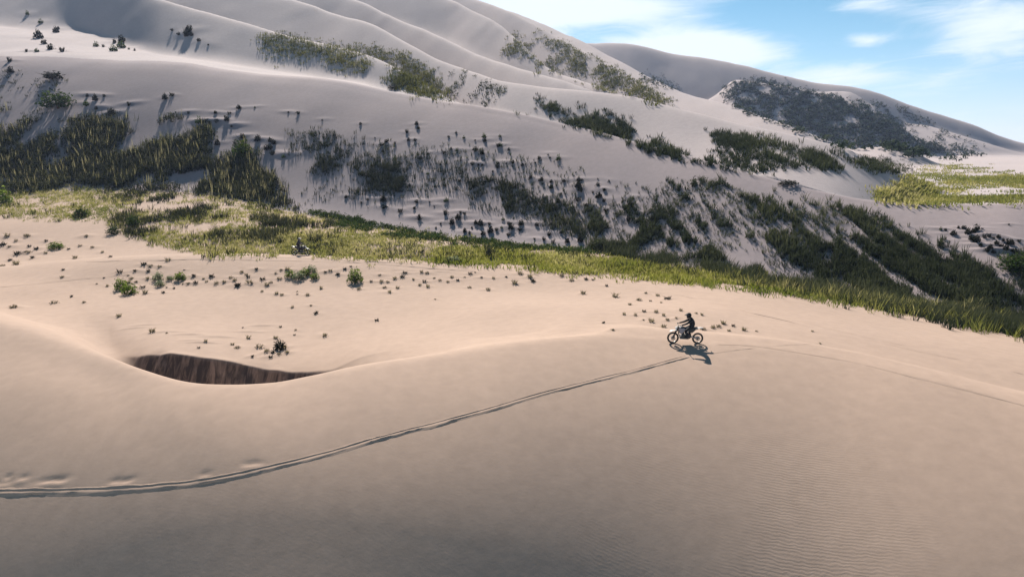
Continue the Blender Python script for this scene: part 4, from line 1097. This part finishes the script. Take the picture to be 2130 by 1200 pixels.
# ------------------------------------------------------------------ riders
def make_rider(label, jacket, pelvis, chest, head, look, hand, helm_mat, elbow_out=.31):
    root = bpy.data.objects.new('person', None); COL.objects.link(root); root.empty_display_size = .4
    tag(root, label, 'person')
    px, pz = pelvis; cx, cz = chest; hx, hz = head
    V, E, R = [], [], []
    def v(p, r, link_to=None):
        V.append(p); R.append(r)
        if link_to is not None: E.append((link_to, len(V) - 1))
        return len(V) - 1
    a = v((px, 0, pz), (.165, .185))
    b = v((px * .6 + cx * .4 - .05, 0, pz * .55 + cz * .45), (.165, .19), a)
    c = v((cx, 0, cz), (.165, .20), b)
    n = v((cx * .45 + hx * .55 - .03, 0, cz * .42 + hz * .58 - .01), .062, c)
    v((hx, 0, hz), .085, n)
    for s in (-1, 1):
        sh = v((cx + .02, s * .185, cz + .06), .088, c)
        el = v(((cx + hand[0]) / 2 - .02, s * elbow_out, (cz + hand[1]) / 2 - .02), .066, sh)
        v((hand[0] - .07, s * .345, hand[1] + .02), .044, el)
        hp = v((px + .05, s * .115, pz - .02), .112, a)
        kn = v((.03, s * .225, .85), .088, hp)
        v((-.10, s * .205, .52), .068, kn)
    skin_mesh('body', V, E, R, jacket, root)
    for s in (-1, 1):
        # glove: palm, four unequal fingers closed round the grip, thumb underneath
        gx, gz = .425, 1.158
        V, E, R = [], [], []
        def v(p, r, l=None):
            V.append(p); R.append(r)
            if l is not None: E.append((l, len(V) - 1))
            return len(V) - 1
        w0 = v((hand[0] - .07, s * .345, hand[1] + .02), .032)
        p0 = v((hand[0] - .01, s * .352, hand[1] + .035), (.028, .042), w0)
        for k, (dy, ln) in enumerate(((-.034, .92), (-.011, 1.0), (.012, .95), (.034, .78))):
            y = s * (.352 + dy)
            f1 = v((gx + .012, y, gz + .034), .0105, p0)
            f2 = v((gx + .034 * ln, y, gz + .004), .0098, f1)
            v((gx + .012, y, gz - .026 * ln), .009, f2)
        t1 = v((gx - .03, s * .31, gz + .004), .0115, p0)
        v((gx - .004, s * .303, gz - .024), .010, t1)
        skin_mesh('glove', V, E, R, M_BLACK, root, levels=1)
        bm = B()
        loft(bm, [(-.205, .40, .035, .05), (-.15, .40, .048, .055), (-.06, .395, .048, .045), (.03, .385, .05, .035), (.075, .38, .035, .022)])
        bmesh.ops.translate(bm, verts=bm.verts, vec=(0, s * .20, .03))
        tube(bm, [(-.135, s * .205, .40), (-.125, s * .205, .50), (-.075, s * .21, .64)], [.055, .058, .066], 12)
        part('boot', bm, M_BLACK, root)
    # helmet with chin bar, peak and goggles, turned where the rider looks
    hl = bpy.data.objects.new('helmet', None); COL.objects.link(hl); hl.parent = root; hl.location = (hx, 0, hz); hl.rotation_euler = look; hl.empty_display_size = .1
    bm = B(); ball(bm, (-.01, 0, .035), (.16, .135, .15), 18, 12); ball(bm, (.075, 0, -.075), (.095, .085, .055), 14, 8); part('helmet_shell', bm, helm_mat, hl)
    bm = B(); loft(bm, [(.02, .15, .09, .012), (.10, .145, .10, .009), (.20, .118, .085, .006), (.235, .10, .06, .004)], 10); part('visor_peak', bm, helm_mat, hl)
    bm = B(); loft(bm, [(.06, .015, .11, .045), (.115, .015, .095, .042), (.138, .012, .06, .034)], 12); part('goggles', bm, simple_mat('goggle_lens', (.02, .02, .025), .12), hl)
    return root

def put_on_ground(obj, gx, gy, heading, wheelbase=(.745, -.735), riders=()):
    """stand a bike on the land at (gx, gy), nose along heading; its rider goes along"""
    d = Vector((math.cos(heading), math.sin(heading)))
    f = (gx + d.x * wheelbase[0], gy + d.y * wheelbase[0]); r = (gx + d.x * wheelbase[1], gy + d.y * wheelbase[1])
    zf, zr = float(height(*f)), float(height(*r))
    pitch = math.atan2(zf - zr, wheelbase[0] - wheelbase[1])
    z = zr + (zf - zr) * (-wheelbase[1]) / (wheelbase[0] - wheelbase[1])
    for o in (obj, *riders):
        o.location = (gx, gy, z + ZO - .012)
        o.rotation_mode = 'ZYX' if False else 'XYZ'
        o.rotation_euler = (0, -pitch, heading)

def build_riders():
    cloth1 = simple_mat('black_riding_cloth', (.012, .012, .014), .85, 0, .5, 30)
    cloth2 = simple_mat('grey_riding_cloth', (.04, .035, .037), .85, 0, .5, 30)
    helm1 = simple_mat('black_helmet_paint', (.013, .012, .012), .85)
    helm2 = simple_mat('pale_helmet_paint', (.14, .125, .11), .5)
    b1 = make_bike('dirt bike with grey shrouds facing left on the near dune crest', M_WHITEP, M_SHROUD)
    r1 = make_rider('rider all in black sitting on the near dirt bike, head bent forward', cloth1, (-.36, 1.06), (-.33, 1.44), (-.14, 1.70), (0, .34, .12), (.425, 1.158), helm1)
    g = ground_at([1425], [714])[0]
    put_on_ground(b1, g[0], g[1], math.pi, riders=(r1,))
    b2 = make_bike('far dirt bike facing right, its wheels partly sunk behind the pale rim', M_WHITEP, M_BLACK)
    r2 = make_rider('far rider in grey riding clothes sitting upright at the edge of the grass', cloth2, (-.30, 1.06), (-.24, 1.46), (-.14, 1.74), (0, .1, -.1), (.425, 1.158), helm2)
    put_on_ground(b2, FAR_RIDER[0], FAR_RIDER[1], math.radians(-4), riders=(r2,))

# ------------------------------------------------------------------ wheel tracks
def track(path, width, berm, label, rough=.15, step=.14, seed=1):
    P = np.array(path, float)
    t = np.concatenate([[0], np.cumsum(np.hypot(*np.diff(P, axis=0).T))])
    tt = np.linspace(0, t[-1], 400)
    g = ground_at(pchip(t, P[:, 0], tt), pchip(t, P[:, 1], tt))
    g = g[~np.isnan(g[:, 0])]
    s = np.concatenate([[0], np.cumsum(np.hypot(*np.diff(g[:, :2], axis=0).T))])
    n = max(24, int(s[-1] / step))
    ss = np.linspace(0, s[-1], n)
    X = np.interp(ss, s, g[:, 0]); Y = np.interp(ss, s, g[:, 1])
    k = np.ones(7) / 7
    X[3:-3] = np.convolve(X, k, 'valid'); Y[3:-3] = np.convolve(Y, k, 'valid')
    tx = np.gradient(X); ty = np.gradient(Y); l = np.hypot(tx, ty); tx /= l; ty /= l
    r = np.random.default_rng(seed)
    off = np.array([-1.9, -1.4, -1.0, -.6, -.12, .08, .25, .40, .62, 1.1]) * width / 2
    hh = np.array([-.35, .22, .62, 1.0, .12, .08, .10, .62, .45, -.35]) * berm
    ends = np.clip(np.minimum(ss, s[-1] - ss) / .8, 0, 1)
    V = np.zeros((n, len(off), 3))
    wob = np.convolve(r.normal(0, 1, n + 6), k, 'valid')
    for j, (o, h) in enumerate(zip(off, hh)):
        wj = np.convolve(r.normal(0, 1, n + 8), np.ones(9) / 5, 'valid')
        oo = o * (1 + rough * wj * (abs(o) > width * .2)) + wob * .02
        V[:, j, 0] = X - ty * oo; V[:, j, 1] = Y + tx * oo
        V[:, j, 2] = height(V[:, j, 0], V[:, j, 1]) + ZO + np.where(h > 0, h * (1 + rough * 1.5 * wj) * ends - (1 - ends) * .02, h)
    m = len(off)
    a = np.arange(n - 1)[:, None] * m + np.arange(m - 1)[None, :]
    Q = np.stack([a, a + 1, a + m + 1, a + m], -1).reshape(-1, 4)
    return tag(link('tyre_track', mesh_np('tyre_track', V.reshape(-1, 3), Q, M_SAND_NEAR)), label, None, None, 'structure')

def build_tracks():
    track([(-60,1020),(0,1021),(120,1020),(250,1015),(350,1008),(460,993),(560,971),(680,942),(800,907),(900,882),(1000,855),(1130,817),(1250,787),(1340,765),(1400,748),(1442,737)], .30, .044, 'fresh tyre track cut across the near dune face', .2, .12, 1)
    track([(1470,716),(1520,717),(1570,720),(1640,730),(1700,740),(1760,750),(1900,784),(2000,809),(2130,843),(2200,862)], .2, .022, 'tyre track running down the right of the near crest', .15, .12, 2)
    track([(1440,740),(1500,732),(1580,722),(1640,717),(1706,715)], .14, .010, 'faint tyre track behind the near bike', .2, .12, 3)
    track([(-60,602),(0,597),(60,592),(130,584),(200,577),(280,570)], .4, .028, 'faint old track at the left of the pale rise', .2, .25, 4)
    track([(170,545),(300,541),(430,539),(560,541),(640,543),(720,545),(800,550),(900,558),(1000,565)], .45, .034, 'wheel track along the pale rim below the far rider', .2, .25, 5)
    track([(430,536.5),(560,535.5),(680,540),(760,543.5),(900,551),(1000,557)], .4, .03, 'second wheel track along the pale rim below the far rider', .2, .25, 6)
    track([(800,562),(860,563),(950,567)], .3, .024, 'short scrape on the pale rise beside the tufts', .2, .25, 7)
    track([(1290,598),(1330,604),(1400,612),(1500,633),(1560,650),(1640,668),(1720,690)], .22, .016, 'old wheel track on the sand beyond the near bike', .2, .2, 8)
    track([(1640,662),(1720,682),(1830,708),(1900,722)], .22, .016, 'old wheel track far to the right of the near bike', .2, .2, 9)
    track([(1830,712),(1900,728),(1960,741),(2020,752)], .22, .016, 'broken old wheel track on the right hand sand', .2, .2, 10)
    track([(2080,765),(2130,778),(2200,795)], .22, .02, 'old wheel track at the right edge of the sand', .2, .2, 11)
    track([(745,917),(764,911)], .09, .014, 'thin skid line above the fresh track, lower piece', .1, .1, 12)
    track([(780,907),(838,891)], .09, .014, 'thin skid line above the fresh track, upper piece', .1, .1, 13)

# ------------------------------------------------------------------ the air
def build_haze(density=0.0001):
    top = float(Z.max()) + ZO + 3
    bot = float(Z.min()) + ZO - 1
    bm = B()
    bmesh.ops.create_cube(bm, size=1.0)
    lo = Vector((-6800, -80, bot)); hi = Vector((6800, 4200, max(top, ZO + 3)))
    for v in bm.verts: v.co = Vector((lo[i] if v.co[i] < 0 else hi[i] for i in range(3)))
    m, N, L = new_mat('air')
    out = N.new('ShaderNodeOutputMaterial'); pv = N.new('ShaderNodeVolumePrincipled')
    pv.inputs['Color'].default_value = (0.55, 0.66, 1.0, 1)
    pv.inputs['Density'].default_value = density
    pv.inputs['Anisotropy'].default_value = 0.2
    L.new(pv.outputs[0], out.inputs['Volume'])
    me = bpy.data.meshes.new('haze'); bm.to_mesh(me); bm.free(); me.materials.append(m)
    tag(link('haze', me), 'thin bluish haze over the dunes', 'haze', kind='stuff')

build_land()
build_tracks()
grow_masses()
grow_bushes()
build_riders()
build_haze()
